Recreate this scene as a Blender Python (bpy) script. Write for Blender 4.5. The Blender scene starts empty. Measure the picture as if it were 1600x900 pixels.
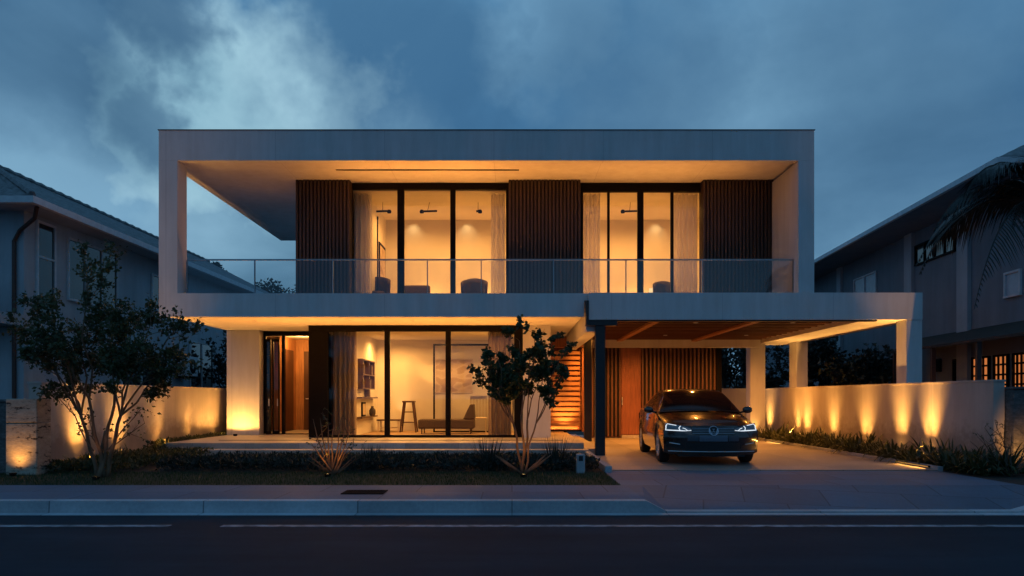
import bpy, math, random
from mathutils import Vector, Matrix, noise as mnoise

random.seed(7)
R = math.radians
scene = bpy.context.scene
COL = scene.collection
PI = math.pi

# ------------------------------------------------------------------ helpers
class MB:
    def __init__(self):
        self.v = []; self.f = []; self.m = []
    def quad(self, *p, mi=0):
        n = len(self.v); self.v += [tuple(q) for q in p]; self.f.append(tuple(range(n, n + len(p)))); self.m.append(mi); return self
    def box(self, x0, x1, y0, y1, z0, z1, mi=0):
        n = len(self.v)
        self.v += [(x0,y0,z0),(x1,y0,z0),(x1,y1,z0),(x0,y1,z0),(x0,y0,z1),(x1,y0,z1),(x1,y1,z1),(x0,y1,z1)]
        for q in ((3,2,1,0),(4,5,6,7),(0,1,5,4),(1,2,6,5),(2,3,7,6),(3,0,4,7)):
            self.f.append(tuple(n + i for i in q)); self.m.append(mi)
        return self
    def prism(self, pts, z0, z1, mi=0):
        n = len(self.v); k = len(pts)
        self.v += [(x, y, z0) for x, y in pts] + [(x, y, z1) for x, y in pts]
        self.f.append(tuple(n + i for i in reversed(range(k)))); self.f.append(tuple(n + k + i for i in range(k))); self.m += [mi, mi]
        for i in range(k):
            j = (i + 1) % k; self.f.append((n+i, n+j, n+k+j, n+k+i)); self.m.append(mi)
        return self
    def extrude_y(self, pts, y0, y1, mi=0):       # polygon in x,z pushed along y
        n = len(self.v); k = len(pts)
        self.v += [(x, y0, z) for x, z in pts] + [(x, y1, z) for x, z in pts]
        self.f.append(tuple(n + i for i in range(k))); self.f.append(tuple(n + k + i for i in reversed(range(k)))); self.m += [mi, mi]
        for i in range(k):
            j = (i + 1) % k; self.f.append((n+j, n+i, n+k+i, n+k+j)); self.m.append(mi)
        return self
    def tube(self, pts, rad, seg=8, mi=0, cap=True):
        pts = [Vector(p) for p in pts]; k = len(pts)
        if not isinstance(rad, (list, tuple)): rad = [rad] * k
        n = len(self.v)
        t = (pts[1] - pts[0]).normalized()
        a = t.cross(Vector((0, 0, 1)))
        if a.length < .05: a = t.cross(Vector((1, 0, 0)))
        a.normalize()
        for i, p in enumerate(pts):
            t = (pts[min(i + 1, k - 1)] - pts[max(i - 1, 0)]).normalized()
            a = (a - t * a.dot(t)).normalized(); b = t.cross(a)
            for s in range(seg):
                w = 2 * PI * s / seg
                self.v.append(tuple(p + (a * math.cos(w) + b * math.sin(w)) * rad[i]))
        for i in range(k - 1):
            for s in range(seg):
                s2 = (s + 1) % seg
                self.f.append((n+i*seg+s, n+i*seg+s2, n+(i+1)*seg+s2, n+(i+1)*seg+s)); self.m.append(mi)
        if cap:
            self.f.append(tuple(n + s for s in reversed(range(seg)))); self.f.append(tuple(n + (k-1)*seg + s for s in range(seg))); self.m += [mi, mi]
        return self
    def lathe(self, prof, c=(0,0,0), axis='z', seg=24, mi=0, close=False):
        n = len(self.v); k = len(prof)
        for r, h in prof:
            for s in range(seg):
                w = 2 * PI * s / seg; x, y = r * math.cos(w), r * math.sin(w)
                p = (x, y, h) if axis == 'z' else ((h, x, y) if axis == 'x' else (x, h, y))
                self.v.append((c[0] + p[0], c[1] + p[1], c[2] + p[2]))
        for i in range(k if close else k - 1):
            i2 = (i + 1) % k
            for s in range(seg):
                s2 = (s + 1) % seg
                self.f.append((n+i*seg+s, n+i*seg+s2, n+i2*seg+s2, n+i2*seg+s)); self.m.append(mi)
        return self
    def grid(self, fn, nu, nv, mi=0):
        n = len(self.v)
        for i in range(nu + 1):
            for j in range(nv + 1): self.v.append(tuple(fn(i / nu, j / nv)))
        for i in range(nu):
            for j in range(nv):
                a = n + i * (nv + 1) + j
                self.f.append((a, a + 1, a + nv + 2, a + nv + 1)); self.m.append(mi)
        return self
    def leaf(self, c, d, side, L, W, droop=0.0):
        c = Vector(c); d = Vector(d).normalized(); side = Vector(side)
        side = (side - d * side.dot(d)); side = side.normalized() if side.length > 1e-4 else d.orthogonal().normalized()
        up = side.cross(d)
        n = len(self.v)
        tip = c + d * L - Vector((0, 0, droop * L))
        mid = c + d * L * .45
        self.v += [tuple(c), tuple(mid + side * W * .5 + up * W * .12), tuple(tip), tuple(mid - side * W * .5 + up * W * .12)]
        self.f += [(n, n+1, n+2), (n, n+2, n+3)]; self.m += [0, 0]
    def blade(self, c, d, L, W, droop, seg=4):
        c = Vector(c); d = Vector(d).normalized()
        side = d.cross(Vector((0, 0, 1)))
        side = side.normalized() if side.length > 1e-3 else Vector((1, 0, 0))
        n = len(self.v)
        for i in range(seg + 1):
            t = i / seg
            p = c + d * L * t - Vector((0, 0, 1)) * droop * L * t * t
            w = W * (.55 + 1.2 * t * (1 - t)) * (1 - t ** 3) + .0015
            self.v += [tuple(p - side * w / 2), tuple(p + side * w / 2)]
        for i in range(seg):
            self.f.append((n+2*i, n+2*i+1, n+2*i+3, n+2*i+2)); self.m.append(0)
    def build(self, name, mat, parent=None, local=False, smooth=False, bevel=0, angle=None):
        me = bpy.data.meshes.new(name)
        off = Vector((0, 0, 0))
        if parent is not None and not local:
            q = parent
            while q is not None: off += q.location; q = q.parent
        me.from_pydata([tuple(Vector(p) - off) for p in self.v] if off.length else self.v, [], self.f)
        for mm in (mat if isinstance(mat, (list, tuple)) else [mat]): me.materials.append(mm)
        if isinstance(mat, (list, tuple)): me.polygons.foreach_set('material_index', self.m)
        if smooth: me.polygons.foreach_set('use_smooth', [True] * len(me.polygons))
        me.update()
        if smooth and angle: me.set_sharp_from_angle(angle=R(angle))
        o = bpy.data.objects.new(name, me); COL.objects.link(o)
        if parent is not None: o.parent = parent
        if bevel:
            b = o.modifiers.new('edge', 'BEVEL'); b.width = bevel; b.segments = 2; b.limit_method = 'ANGLE'; b.angle_limit = R(50)
        return o

def box(name, mat, x0, x1, y0, y1, z0, z1, parent=None, bevel=0):
    return MB().box(x0, x1, y0, y1, z0, z1).build(name, mat, parent, bevel=bevel)
def tag(o, label, cat, group=None):
    o['label'] = label; o['category'] = cat
    if group: o['group'] = group
    return o
def thing(name, label, cat, loc=(0, 0, 0), rz=0.0, group=None):
    o = bpy.data.objects.new(name, None); COL.objects.link(o)
    o.location = loc; o.rotation_euler = (0, 0, rz); o.empty_display_size = .2
    return tag(o, label, cat, group)
def struct(o): o['kind'] = 'structure'; return o
def copy_tree(o, parent=None):
    c = o.copy(); COL.objects.link(c); c.parent = parent
    for ch in list(o.children): copy_tree(ch, c)
    return c

# ------------------------------------------------------------------ materials
def _mat(name):
    m = bpy.data.materials.new(name); m.use_nodes = True
    nt = m.node_tree; b = nt.nodes['Principled BSDF']
    return m, nt, b
def N(nt, t, **kw):
    n = nt.nodes.new(t)
    for k, v in kw.items(): setattr(n, k, v)
    return n
def coords(nt, kind='Object', scale=(1, 1, 1)):
    tc = N(nt, 'ShaderNodeTexCoord'); mp = N(nt, 'ShaderNodeMapping'); mp.inputs['Scale'].default_value = scale
    nt.links.new(tc.outputs[kind], mp.inputs['Vector']); return mp.outputs['Vector']
def noise(nt, vec, scale, detail=4, rough=.55):
    n = N(nt, 'ShaderNodeTexNoise'); n.inputs['Scale'].default_value = scale; n.inputs['Detail'].default_value = detail
    n.inputs['Roughness'].default_value = rough; nt.links.new(vec, n.inputs['Vector']); return n.outputs['Fac']
def ramp(nt, fac, stops):
    r = N(nt, 'ShaderNodeValToRGB'); e = r.color_ramp.elements
    e[0].position, e[0].color = stops[0][0], (*stops[0][1], 1)
    e[1].position, e[1].color = stops[-1][0], (*stops[-1][1], 1)
    for p, c in stops[1:-1]:
        x = e.new(p); x.color = (*c, 1)
    nt.links.new(fac, r.inputs['Fac']); return r.outputs['Color']
def bump(nt, b, h, strength=.3, dist=.01):
    n = N(nt, 'ShaderNodeBump'); n.inputs['Strength'].default_value = strength; n.inputs['Distance'].default_value = dist
    nt.links.new(h, n.inputs['Height']); nt.links.new(n.outputs['Normal'], b.inputs['Normal'])
def mul(nt, a, bcol, fac=1.0):
    m = N(nt, 'ShaderNodeMix', data_type='RGBA', blend_type='MULTIPLY'); m.inputs[0].default_value = fac
    nt.links.new(a, m.inputs[6]); nt.links.new(bcol, m.inputs[7]); return m.outputs[2]
def simple(name, c, rough=.6, metal=0.0, var=.12, scale=6, spec=.5, coat=0, kind='Object', bmp=0, stretch=(1, 1, 1)):
    m, nt, b = _mat(name)
    v = coords(nt, kind, stretch); f = noise(nt, v, scale)
    lo = tuple(x * (1 - var) for x in c); hi = tuple(min(1, x * (1 + var)) for x in c)
    nt.links.new(ramp(nt, f, [(.3, lo), (.7, hi)]), b.inputs['Base Color'])
    b.inputs['Roughness'].default_value = rough; b.inputs['Metallic'].default_value = metal
    b.inputs['Specular IOR Level'].default_value = spec; b.inputs['Coat Weight'].default_value = coat
    if coat: b.inputs['Coat Roughness'].default_value = .03
    if bmp: bump(nt, b, f, bmp, .01)
    return m
def render_wall(name, c, stain=.14, joint=0, jrow=60, dirt=0):
    m, nt, b = _mat(name)
    v = coords(nt); f = noise(nt, v, .8, 6, .6); vs = coords(nt, 'Object', (3, 3, .35)); s = noise(nt, vs, 1.6, 5, .65); g = noise(nt, v, 90, 3)
    base = ramp(nt, f, [(.3, tuple(x * (1 - stain) for x in c)), (.7, c)])
    st = ramp(nt, s, [(.3, (.86, .85, .84)), (.65, (1, 1, 1))])
    col = mul(nt, base, st)
    if joint:
        br = N(nt, 'ShaderNodeTexBrick'); br.offset = 0; br.inputs['Scale'].default_value = 1; br.inputs['Brick Width'].default_value = joint; br.inputs['Row Height'].default_value = jrow
        br.inputs['Mortar Size'].default_value = .006; br.inputs['Mortar Smooth'].default_value = .2; br.inputs['Color1'].default_value = (.95, .95, .95, 1); br.inputs['Color2'].default_value = (1, 1, 1, 1); br.inputs['Mortar'].default_value = (.72, .72, .74, 1)
        mpp = N(nt, 'ShaderNodeMapping'); mpp.inputs['Location'].default_value = (.4, 20, 0); nt.links.new(N(nt, 'ShaderNodeTexCoord').outputs['Object'], mpp.inputs['Vector']); nt.links.new(mpp.outputs[0], br.inputs['Vector'])
        col = mul(nt, col, br.outputs['Color'])
    if dirt:
        sp = N(nt, 'ShaderNodeSeparateXYZ'); nt.links.new(N(nt, 'ShaderNodeTexCoord').outputs['Object'], sp.inputs[0])
        ad = N(nt, 'ShaderNodeMath', operation='MULTIPLY_ADD'); nt.links.new(noise(nt, v, 5, 6, .7), ad.inputs[0]); ad.inputs[1].default_value = -.9; nt.links.new(sp.outputs[2], ad.inputs[2])
        col = mul(nt, col, ramp(nt, ad.outputs[0], [(.0, (.62, .58, .53)), (.35, (1, 1, 1))]), dirt)
    nt.links.new(col, b.inputs['Base Color']); b.inputs['Roughness'].default_value = .85
    b.inputs['Specular IOR Level'].default_value = .25
    bump(nt, b, g, .12, .003); return m
def wood(name, c, scale=(8, 8, .5), rough=.5):
    m, nt, b = _mat(name)
    v = coords(nt, 'Object', scale); f = noise(nt, v, 4, 8, .65); f2 = noise(nt, coords(nt), 1.3, 2)
    a = ramp(nt, f, [(.28, tuple(x * .5 for x in c)), (.5, c), (.75, tuple(x * 1.35 for x in c))])
    t = ramp(nt, f2, [(.3, (.75, .72, .7)), (.7, (1, 1, 1))])
    nt.links.new(mul(nt, a, t), b.inputs['Base Color']); b.inputs['Roughness'].default_value = rough
    bump(nt, b, f, .2, .003); return m
def paving(name, c, bw, bh, mortar=.006, offs=0.0, dark=.35, rough=.65, rot=0.0):
    m, nt, b = _mat(name)
    tc = N(nt, 'ShaderNodeTexCoord'); mp = N(nt, 'ShaderNodeMapping'); mp.inputs['Rotation'].default_value = (0, 0, rot)
    nt.links.new(tc.outputs['Object'], mp.inputs['Vector']); v = mp.outputs['Vector']
    br = N(nt, 'ShaderNodeTexBrick'); br.offset = offs; br.squash = 1
    br.inputs['Scale'].default_value = 1; br.inputs['Brick Width'].default_value = bw; br.inputs['Row Height'].default_value = bh
    br.inputs['Mortar Size'].default_value = mortar; br.inputs['Mortar Smooth'].default_value = .3; br.inputs['Bias'].default_value = 0
    br.inputs['Color1'].default_value = (*[x * .82 for x in c], 1); br.inputs['Color2'].default_value = (*[x * 1.12 for x in c], 1)
    br.inputs['Mortar'].default_value = (*[x * dark for x in c], 1)
    nt.links.new(v, br.inputs['Vector'])
    f = noise(nt, v, 1.4, 8, .65); f2 = noise(nt, v, 22, 5, .6)
    t = ramp(nt, f, [(.3, (.68, .68, .7)), (.62, (1, 1, 1))]); t2 = ramp(nt, f2, [(.3, (.85, .85, .85)), (.7, (1.05, 1.05, 1.05))])
    nt.links.new(mul(nt, mul(nt, br.outputs['Color'], t), t2), b.inputs['Base Color'])
    rr = N(nt, 'ShaderNodeMapRange'); rr.inputs[3].default_value = rough - .2; rr.inputs[4].default_value = rough + .15
    nt.links.new(f, rr.inputs[0]); nt.links.new(rr.outputs[0], b.inputs['Roughness'])
    bump(nt, b, f2, .25, .004); return m
def leafmat(name, c, c2, trans=.25):
    m, nt, b = _mat(name)
    oi = N(nt, 'ShaderNodeNewGeometry'); v = coords(nt)
    f = noise(nt, v, 3.5, 3); rnd = oi.outputs['Random Per Island']
    mx = N(nt, 'ShaderNodeMath', operation='ADD'); nt.links.new(f, mx.inputs[0])
    m2 = N(nt, 'ShaderNodeMath', operation='MULTIPLY'); m2.inputs[1].default_value = .5; nt.links.new(rnd, m2.inputs[0]); nt.links.new(m2.outputs[0], mx.inputs[1])
    col = ramp(nt, mx.outputs[0], [(.35, c), (.95, c2)])
    nt.links.new(col, b.inputs['Base Color']); b.inputs['Roughness'].default_value = .5
    tr = N(nt, 'ShaderNodeBsdfTranslucent'); nt.links.new(col, tr.inputs['Color'])
    ms = N(nt, 'ShaderNodeMixShader'); ms.inputs[0].default_value = trans
    nt.links.new(b.outputs[0], ms.inputs[1]); nt.links.new(tr.outputs[0], ms.inputs[2]); nt.links.new(ms.outputs[0], nt.nodes['Material Output'].inputs[0])
    return m
def thin_glass(name, tint=(.97, .98, .97), refl=1.0, haze=0.0):
    m, nt, b = _mat(name); nt.nodes.remove(b)
    t = N(nt, 'ShaderNodeBsdfTransparent'); t.inputs[0].default_value = (*tint, 1)
    g = N(nt, 'ShaderNodeBsdfGlossy'); g.inputs['Roughness'].default_value = .015; g.inputs['Color'].default_value = (.9, .95, 1, 1)
    fr = N(nt, 'ShaderNodeFresnel'); fr.inputs[0].default_value = 1.5
    mm = N(nt, 'ShaderNodeMath', operation='MULTIPLY'); mm.inputs[1].default_value = refl; nt.links.new(fr.outputs[0], mm.inputs[0])
    mm.use_clamp = True
    ms = N(nt, 'ShaderNodeMixShader'); nt.links.new(mm.outputs[0], ms.inputs[0]); nt.links.new(t.outputs[0], ms.inputs[1]); nt.links.new(g.outputs[0], ms.inputs[2])
    out = ms.outputs[0]
    if haze:
        d = N(nt, 'ShaderNodeBsdfDiffuse'); d.inputs[0].default_value = (.5, .55, .6, 1)
        h = N(nt, 'ShaderNodeMixShader'); h.inputs[0].default_value = haze
        nt.links.new(out, h.inputs[1]); nt.links.new(d.outputs[0], h.inputs[2]); out = h.outputs[0]
    nt.links.new(out, nt.nodes['Material Output'].inputs[0]); return m
def fabric(name, c, transl=.4, transp=0.0):
    m, nt, b = _mat(name)
    f = noise(nt, coords(nt, 'Object', (2, 2, 1)), 2, 2)
    col = ramp(nt, f, [(.3, tuple(x * .85 for x in c)), (.7, c)])
    nt.links.new(col, b.inputs['Base Color']); b.inputs['Roughness'].default_value = .9
    tr = N(nt, 'ShaderNodeBsdfTranslucent'); nt.links.new(col, tr.inputs['Color'])
    ms = N(nt, 'ShaderNodeMixShader'); ms.inputs[0].default_value = transl
    nt.links.new(b.outputs[0], ms.inputs[1]); nt.links.new(tr.outputs[0], ms.inputs[2]); out = ms.outputs[0]
    if transp:
        t = N(nt, 'ShaderNodeBsdfTransparent'); h = N(nt, 'ShaderNodeMixShader'); h.inputs[0].default_value = transp
        nt.links.new(out, h.inputs[1]); nt.links.new(t.outputs[0], h.inputs[2]); out = h.outputs[0]
    nt.links.new(out, nt.nodes['Material Output'].inputs[0]); return m
def glow(name, c, s):
    m, nt, b = _mat(name)
    f = noise(nt, coords(nt), 5, 2)
    nt.links.new(ramp(nt, f, [(.2, tuple(x * .8 for x in c)), (.8, c)]), b.inputs['Emission Color'])
    b.inputs['Emission Strength'].default_value = s; b.inputs['Base Color'].default_value = (.05, .04, .03, 1); return m

M = {}
M['white'] = render_wall('white_render', (.68, .69, .71), .12, 2.42)
M['paint'] = simple('interior_paint', (.70, .65, .56), .8, 0, .05, 1.2)
M['corridor'] = wood('corridor_panelling', (.46, .23, .10))
M['wallrender'] = render_wall('boundary_render', (.56, .52, .48), .2, 60, 3.15, .9)
M['slat'] = wood('dark_slat_wood', (.055, .032, .022))
M['slat2'] = wood('carport_slat_wood', (.16, .07, .033))
M['backing'] = simple('slat_backing', (.012, .009, .008), .8)
M['redwood'] = wood('red_brown_wood', (.29, .105, .045))
M['redwood_h'] = simple('red_brown_boards', (.44, .21, .09), .6, 0, .14, 3, stretch=(.4, 6, 6))
M['plank'] = wood('ceiling_planks', (.105, .034, .015), (.4, 8, 8))
M['beamwood'] = wood('ceiling_battens', (.36, .15, .06), (8, .4, 8))
M['darkmetal'] = simple('dark_bronze_metal', (.0065, .0058, .0058), .6, 0, .2, 4, .08)
M['steel'] = simple('dark_blue_steel', (.018, .019, .023), .45, .2, .2, 3)
M['rail'] = simple('handrail_metal', (.28, .31, .34), .35, .8)
M['glass'] = thin_glass('window_glass')
M['railglass'] = thin_glass('balustrade_glass', (.90, .93, .95), 1.6, .05)
M['terrace'] = paving('terrace_stone', (.50, .46, .41), 1.2, 1.2, .004, 0, .6, .5)
M['drive'] = paving('driveway_paving', (.36, .32, .285), 1.45, 1.1, .008, 0, .45, .5)
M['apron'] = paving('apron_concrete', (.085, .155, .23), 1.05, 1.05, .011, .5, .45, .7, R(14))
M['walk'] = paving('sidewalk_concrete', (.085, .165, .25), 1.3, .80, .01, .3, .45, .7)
M['kerb'] = paving('kerb_concrete', (.42, .45, .48), 1.9, 9, .01, 0, .45, .75)
M['kerbtop'] = paving('kerb_highlight', (.50, .55, .60), 1.9, 9, .01, 0, .5, .7)  # paler colour paints the highlight along the kerb top; gutter strip shares it
M['linepaint'] = simple('worn_line_paint', (.20, .23, .26), .7, 0, .75, 7)
M['soil'] = simple('soil', (.03, .024, .018), .95, 0, .5, 9, bmp=.6)
M['turf'] = simple('turf', (.008, .022, .006), .95, 0, .4, 4, bmp=.5)
M['grass'] = leafmat('grass_blades', (.010, .032, .007), (.022, .062, .014), .2)
M['leafdark'] = leafmat('dark_leaves', (.016, .036, .018), (.055, .095, .035), .3)
M['leafwarm'] = leafmat('olive_leaves', (.022, .034, .014), (.07, .085, .03), .25)
M['fern'] = leafmat('strap_leaves', (.02, .034, .012), (.075, .085, .03), .25)
M['hedge'] = leafmat('low_planting', (.006, .014, .012), (.018, .036, .026), .12)
M['palm'] = leafmat('palm_leaves', (.006, .007, .005), (.018, .018, .011), .1)
M['bark'] = simple('pale_bark', (.13, .085, .05), .85, 0, .4, 14, bmp=.5, stretch=(1, 1, .3))
M['barkdark'] = simple('dark_bark', (.06, .045, .033), .9, 0, .4, 14, bmp=.5)
M['fabric_dark'] = fabric('brown_curtain', (.38, .28, .21), .2)
M['sheer'] = fabric('sheer_curtain', (.74, .68, .68), .22, .22)
M['sofa'] = simple('grey_brown_upholstery', (.065, .042, .033), .9, 0, .15, 30)
M['chairdark'] = simple('dark_upholstery', (.04, .022, .017), .8, 0, .2, 20)
M['cream'] = simple('cream_lacquer', (.62, .52, .38), .5)
M['furnwood'] = wood('furniture_wood', (.085, .035, .017))
M['floorwood'] = wood('interior_floor', (.42, .27, .15), (1, 9, 1))
M['chrome'] = simple('bright_trim', (.66, .70, .76), .3, .7, .05)
M['carpaint'] = simple('car_paint', (.028, .010, .0065), .25, 0, .1, 3, .5, 1.0)  # reddish base tint stands in for warm reflections on black paint
M['carglass'] = simple('car_window', (.006, .006, .007), .10, 0, .1, 3, .8, .6)
M['panel'] = simple('bumper_panel', (.05, .065, .09), .45)
M['rubber'] = simple('tyre_rubber', (.012, .012, .013), .8)
M['rim'] = simple('alloy_rim', (.42, .45, .50), .4, .5)
M['badge'] = simple('badge_metal', (.62, .68, .78), .4, .35, .05)
M['plastic'] = simple('black_plastic', (.010, .011, .013), .45)
M['lamp_lens'] = simple('headlight_lens', (.10, .12, .15), .12, 0, .1, 5, .8, 1.0)
M['drl'] = glow('headlight_strip', (.80, .90, 1.0), 1.1)
M['plate'] = simple('blank_plate', (.10, .125, .17), .45)
M['led'] = glow('uplight_lens', (1.0, .62, .22), 6.0)
M['led_dim'] = glow('edging_lens', (1.0, .5, .13), .4)
M['nwall'] = render_wall('neighbour_render', (.45, .50, .55), .2)
M['nwall2'] = render_wall('neighbour_render_grey', (.22, .26, .305), .2)
M['nroof'] = simple('dark_roof_tiles', (.15, .16, .165), .8, 0, .35, 5, bmp=.4)
M['nroof2'] = simple('brown_roof_boards', (.05, .03, .022), .8, 0, .3, 5)
M['nfascia'] = simple('pale_fascia', (.55, .57, .60), .6)
M['nglass'] = simple('dark_window', (.02, .022, .026), .06, 0, .1, 3, .8)
M['nglass_blue'] = simple('pale_blind', (.42, .46, .52), .4)
M['nglow'] = glow('lit_window', (1.0, .30, .08), .6)
M['brownwood'] = wood('brown_balcony_boards', (.08, .035, .025), (.5, 8, 8))
M['art'] = None
M['grate'] = simple('cast_iron', (.006, .006, .007), .95, 0, .1, 5, .1)
M['bollard'] = simple('grey_bollard', (.34, .37, .40), .5, .3)
M['screen'] = simple('dark_display', (.02, .024, .03), .2)
M['book'] = simple('book_cloth', (.09, .05, .035), .8)
M['vase'] = simple('dark_ceramic', (.035, .025, .02), .35)

# asphalt
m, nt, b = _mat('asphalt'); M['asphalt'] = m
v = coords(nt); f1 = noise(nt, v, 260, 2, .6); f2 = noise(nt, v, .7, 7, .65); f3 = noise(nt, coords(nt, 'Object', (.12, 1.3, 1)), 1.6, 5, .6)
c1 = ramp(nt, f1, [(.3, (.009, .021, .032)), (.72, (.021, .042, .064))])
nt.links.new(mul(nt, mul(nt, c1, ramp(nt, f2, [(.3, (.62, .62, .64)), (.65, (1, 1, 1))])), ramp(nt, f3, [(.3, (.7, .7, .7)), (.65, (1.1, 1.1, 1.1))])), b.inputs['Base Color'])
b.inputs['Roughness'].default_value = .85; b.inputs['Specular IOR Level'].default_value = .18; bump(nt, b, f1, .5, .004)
# board-marked stone pillar
m, nt, b = _mat('pitted_stone'); M['stone'] = m
v = coords(nt, 'Object', (1, 1, 2.4)); f = noise(nt, v, 5, 6, .7); g = noise(nt, v, 26, 4)
nt.links.new(mul(nt, ramp(nt, f, [(.38, (.04, .03, .025)), (.43, (.38, .32, .25)), (.7, (.52, .45, .36))]), ramp(nt, g, [(.3, (.8, .8, .8)), (.6, (1, 1, 1))])), b.inputs['Base Color'])
b.inputs['Roughness'].default_value = .85; bump(nt, b, f, .6, .02)
# rough grey stone
m, nt, b = _mat('rough_stone'); M['roughstone'] = m
v = coords(nt, 'Object', (1.6, 1.6, 4)); vo = N(nt, 'ShaderNodeTexVoronoi'); vo.inputs['Scale'].default_value = 4; nt.links.new(v, vo.inputs['Vector']); g = noise(nt, v, 14, 6, .7)
nt.links.new(mul(nt, ramp(nt, g, [(.3, (.10, .10, .105)), (.7, (.24, .235, .23))]), ramp(nt, vo.outputs['Distance'], [(.0, (1, 1, 1)), (.8, (.55, .55, .55))])), b.inputs['Base Color'])
b.inputs['Roughness'].default_value = .9; bump(nt, b, g, .8, .02)
# muted abstract print
m, nt, b = _mat('muted_print'); M['art'] = m
f = noise(nt, coords(nt, 'Object', (1.4, 1, 2.6)), 1.6, 1, .4)
nt.links.new(ramp(nt, f, [(.36, (.46, .36, .25)), (.50, (.54, .43, .31)), (.53, (.42, .31, .21)), (.66, (.36, .26, .17))]), b.inputs['Base Color']); b.inputs['Roughness'].default_value = .8

WARM = (1.0, .43, .085)
WARM2 = (1.0, .345, .05)
ROOM = (1.0, .455, .105)
def lamp(kind, name, loc, power, target=None, parent=None, color=WARM, radius=.03, angle=60, blend=.6, size=None, spread=None):
    ld = bpy.data.lights.new(name, kind); ld.energy = power; ld.color = color
    if kind == 'SPOT': ld.spot_size = R(angle); ld.spot_blend = blend; ld.shadow_soft_size = radius
    elif kind == 'POINT': ld.shadow_soft_size = radius
    elif kind == 'AREA':
        ld.shape = 'RECTANGLE'; ld.size, ld.size_y = size
        if spread: ld.spread = R(spread)
    o = bpy.data.objects.new(name, ld); COL.objects.link(o); o.location = loc
    if target is not None:
        o.rotation_euler = (Vector(target) - Vector(loc)).to_track_quat('-Z', 'Y').to_euler()
    if parent is not None:
        o.parent = parent; o.location = Vector(loc) - parent.location
    return o

# ------------------------------------------------------------------ camera and sky
cam_d = bpy.data.cameras.new('camera'); cam = bpy.data.objects.new('camera', cam_d); COL.objects.link(cam)
cam.location = (0, 0, 1.27); cam.rotation_euler = (R(90), 0, 0)
cam_d.sensor_width = 36; cam_d.lens = 27; cam_d.shift_y = .1075; cam_d.clip_end = 3000; cam_d.clip_start = .05
scene.camera = cam
scene.view_settings.view_transform = 'Standard'; scene.view_settings.look = 'None'; scene.view_settings.exposure = 0
scene.cycles.use_denoising = True
scene.cycles.max_bounces = 10; scene.cycles.transparent_max_bounces = 24; scene.cycles.diffuse_bounces = 5
scene.cycles.sample_clamp_indirect = 6

w = bpy.data.worlds.new('World'); scene.world = w; w.use_nodes = True
nt = w.node_tree; bg = nt.nodes['Background']; L = nt.links
sky = N(nt, 'ShaderNodeTexSky', sky_type='NISHITA'); sky.sun_disc = False
SUN_EL, SUN_ROT = R(2.0), R(200)
sky.sun_elevation = SUN_EL; sky.sun_rotation = SUN_ROT; sky.air_density = 1.6; sky.dust_density = 1.5; sky.ozone_density = 4
tc = N(nt, 'ShaderNodeTexCoord'); D = tc.outputs['Generated']
sep = N(nt, 'ShaderNodeSeparateXYZ'); L.new(D, sep.inputs[0])
def mth(op, a, bb=None, clamp=False):
    n = N(nt, 'ShaderNodeMath', operation=op); n.use_clamp = clamp
    for i, q in enumerate((a, bb)):
        if q is None: continue
        if isinstance(q, (int, float)): n.inputs[i].default_value = q
        else: L.new(q, n.inputs[i])
    return n.outputs[0]
zz = mth('ADD', mth('MAXIMUM', sep.outputs[2], 0.0), .42)
cu = mth('DIVIDE', sep.outputs[0], zz); cv = mth('DIVIDE', sep.outputs[1], zz)
cmb = N(nt, 'ShaderNodeCombineXYZ'); L.new(cu, cmb.inputs[0]); L.new(cv, cmb.inputs[1])
def cn(scale, detail, rough, off, dist=0.0, st=(1, 1, 1)):
    mp = N(nt, 'ShaderNodeMapping'); mp.inputs['Location'].default_value = off; mp.inputs['Scale'].default_value = st
    L.new(cmb.outputs[0], mp.inputs['Vector'])
    n = N(nt, 'ShaderNodeTexNoise'); n.inputs['Scale'].default_value = scale; n.inputs['Detail'].default_value = detail
    n.inputs['Roughness'].default_value = rough; n.inputs['Distortion'].default_value = dist
    L.new(mp.outputs[0], n.inputs['Vector']); return n.outputs['Fac']
def sky_ramp(f, stops): return ramp(nt, f, stops)
nrmD = N(nt, 'ShaderNodeVectorMath', operation='NORMALIZE'); L.new(D, nrmD.inputs[0])
def jit(scale, amp, src):
    n = N(nt, 'ShaderNodeTexNoise'); n.inputs['Scale'].default_value = scale; n.inputs['Detail'].default_value = 5; n.inputs['Roughness'].default_value = .6
    L.new(nrmD.outputs[0], n.inputs['Vector'])
    a = N(nt, 'ShaderNodeVectorMath', operation='SUBTRACT'); L.new(n.outputs['Color'], a.inputs[0]); a.inputs[1].default_value = (.5, .5, .5)
    b2 = N(nt, 'ShaderNodeVectorMath', operation='SCALE'); L.new(a.outputs[0], b2.inputs[0]); b2.inputs['Scale'].default_value = amp
    c2 = N(nt, 'ShaderNodeVectorMath', operation='ADD'); L.new(src, c2.inputs[0]); L.new(b2.outputs[0], c2.inputs[1]); return c2.outputs[0]
DJ = jit(14, .10, jit(4.5, .30, nrmD.outputs[0]))
def glowspot(d, p0, p1):
    d = Vector(d).normalized()
    n = N(nt, 'ShaderNodeVectorMath', operation='DOT_PRODUCT'); n.inputs[1].default_value = d
    nn = N(nt, 'ShaderNodeVectorMath', operation='NORMALIZE'); L.new(DJ, nn.inputs[0]); L.new(nn.outputs[0], n.inputs[0])
    mr = N(nt, 'ShaderNodeMapRange', interpolation_type='SMOOTHSTEP'); mr.inputs[1].default_value = math.cos(R(p1)); mr.inputs[2].default_value = math.cos(R(p0))
    L.new(n.outputs['Value'], mr.inputs[0]); return mr.outputs[0]
big = cn(.95, 6, .50, (3.1, 1.7, 0), .6)
fine = cn(2.2, 6, .52, (9.3, 4.2, 0), .5)
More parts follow.
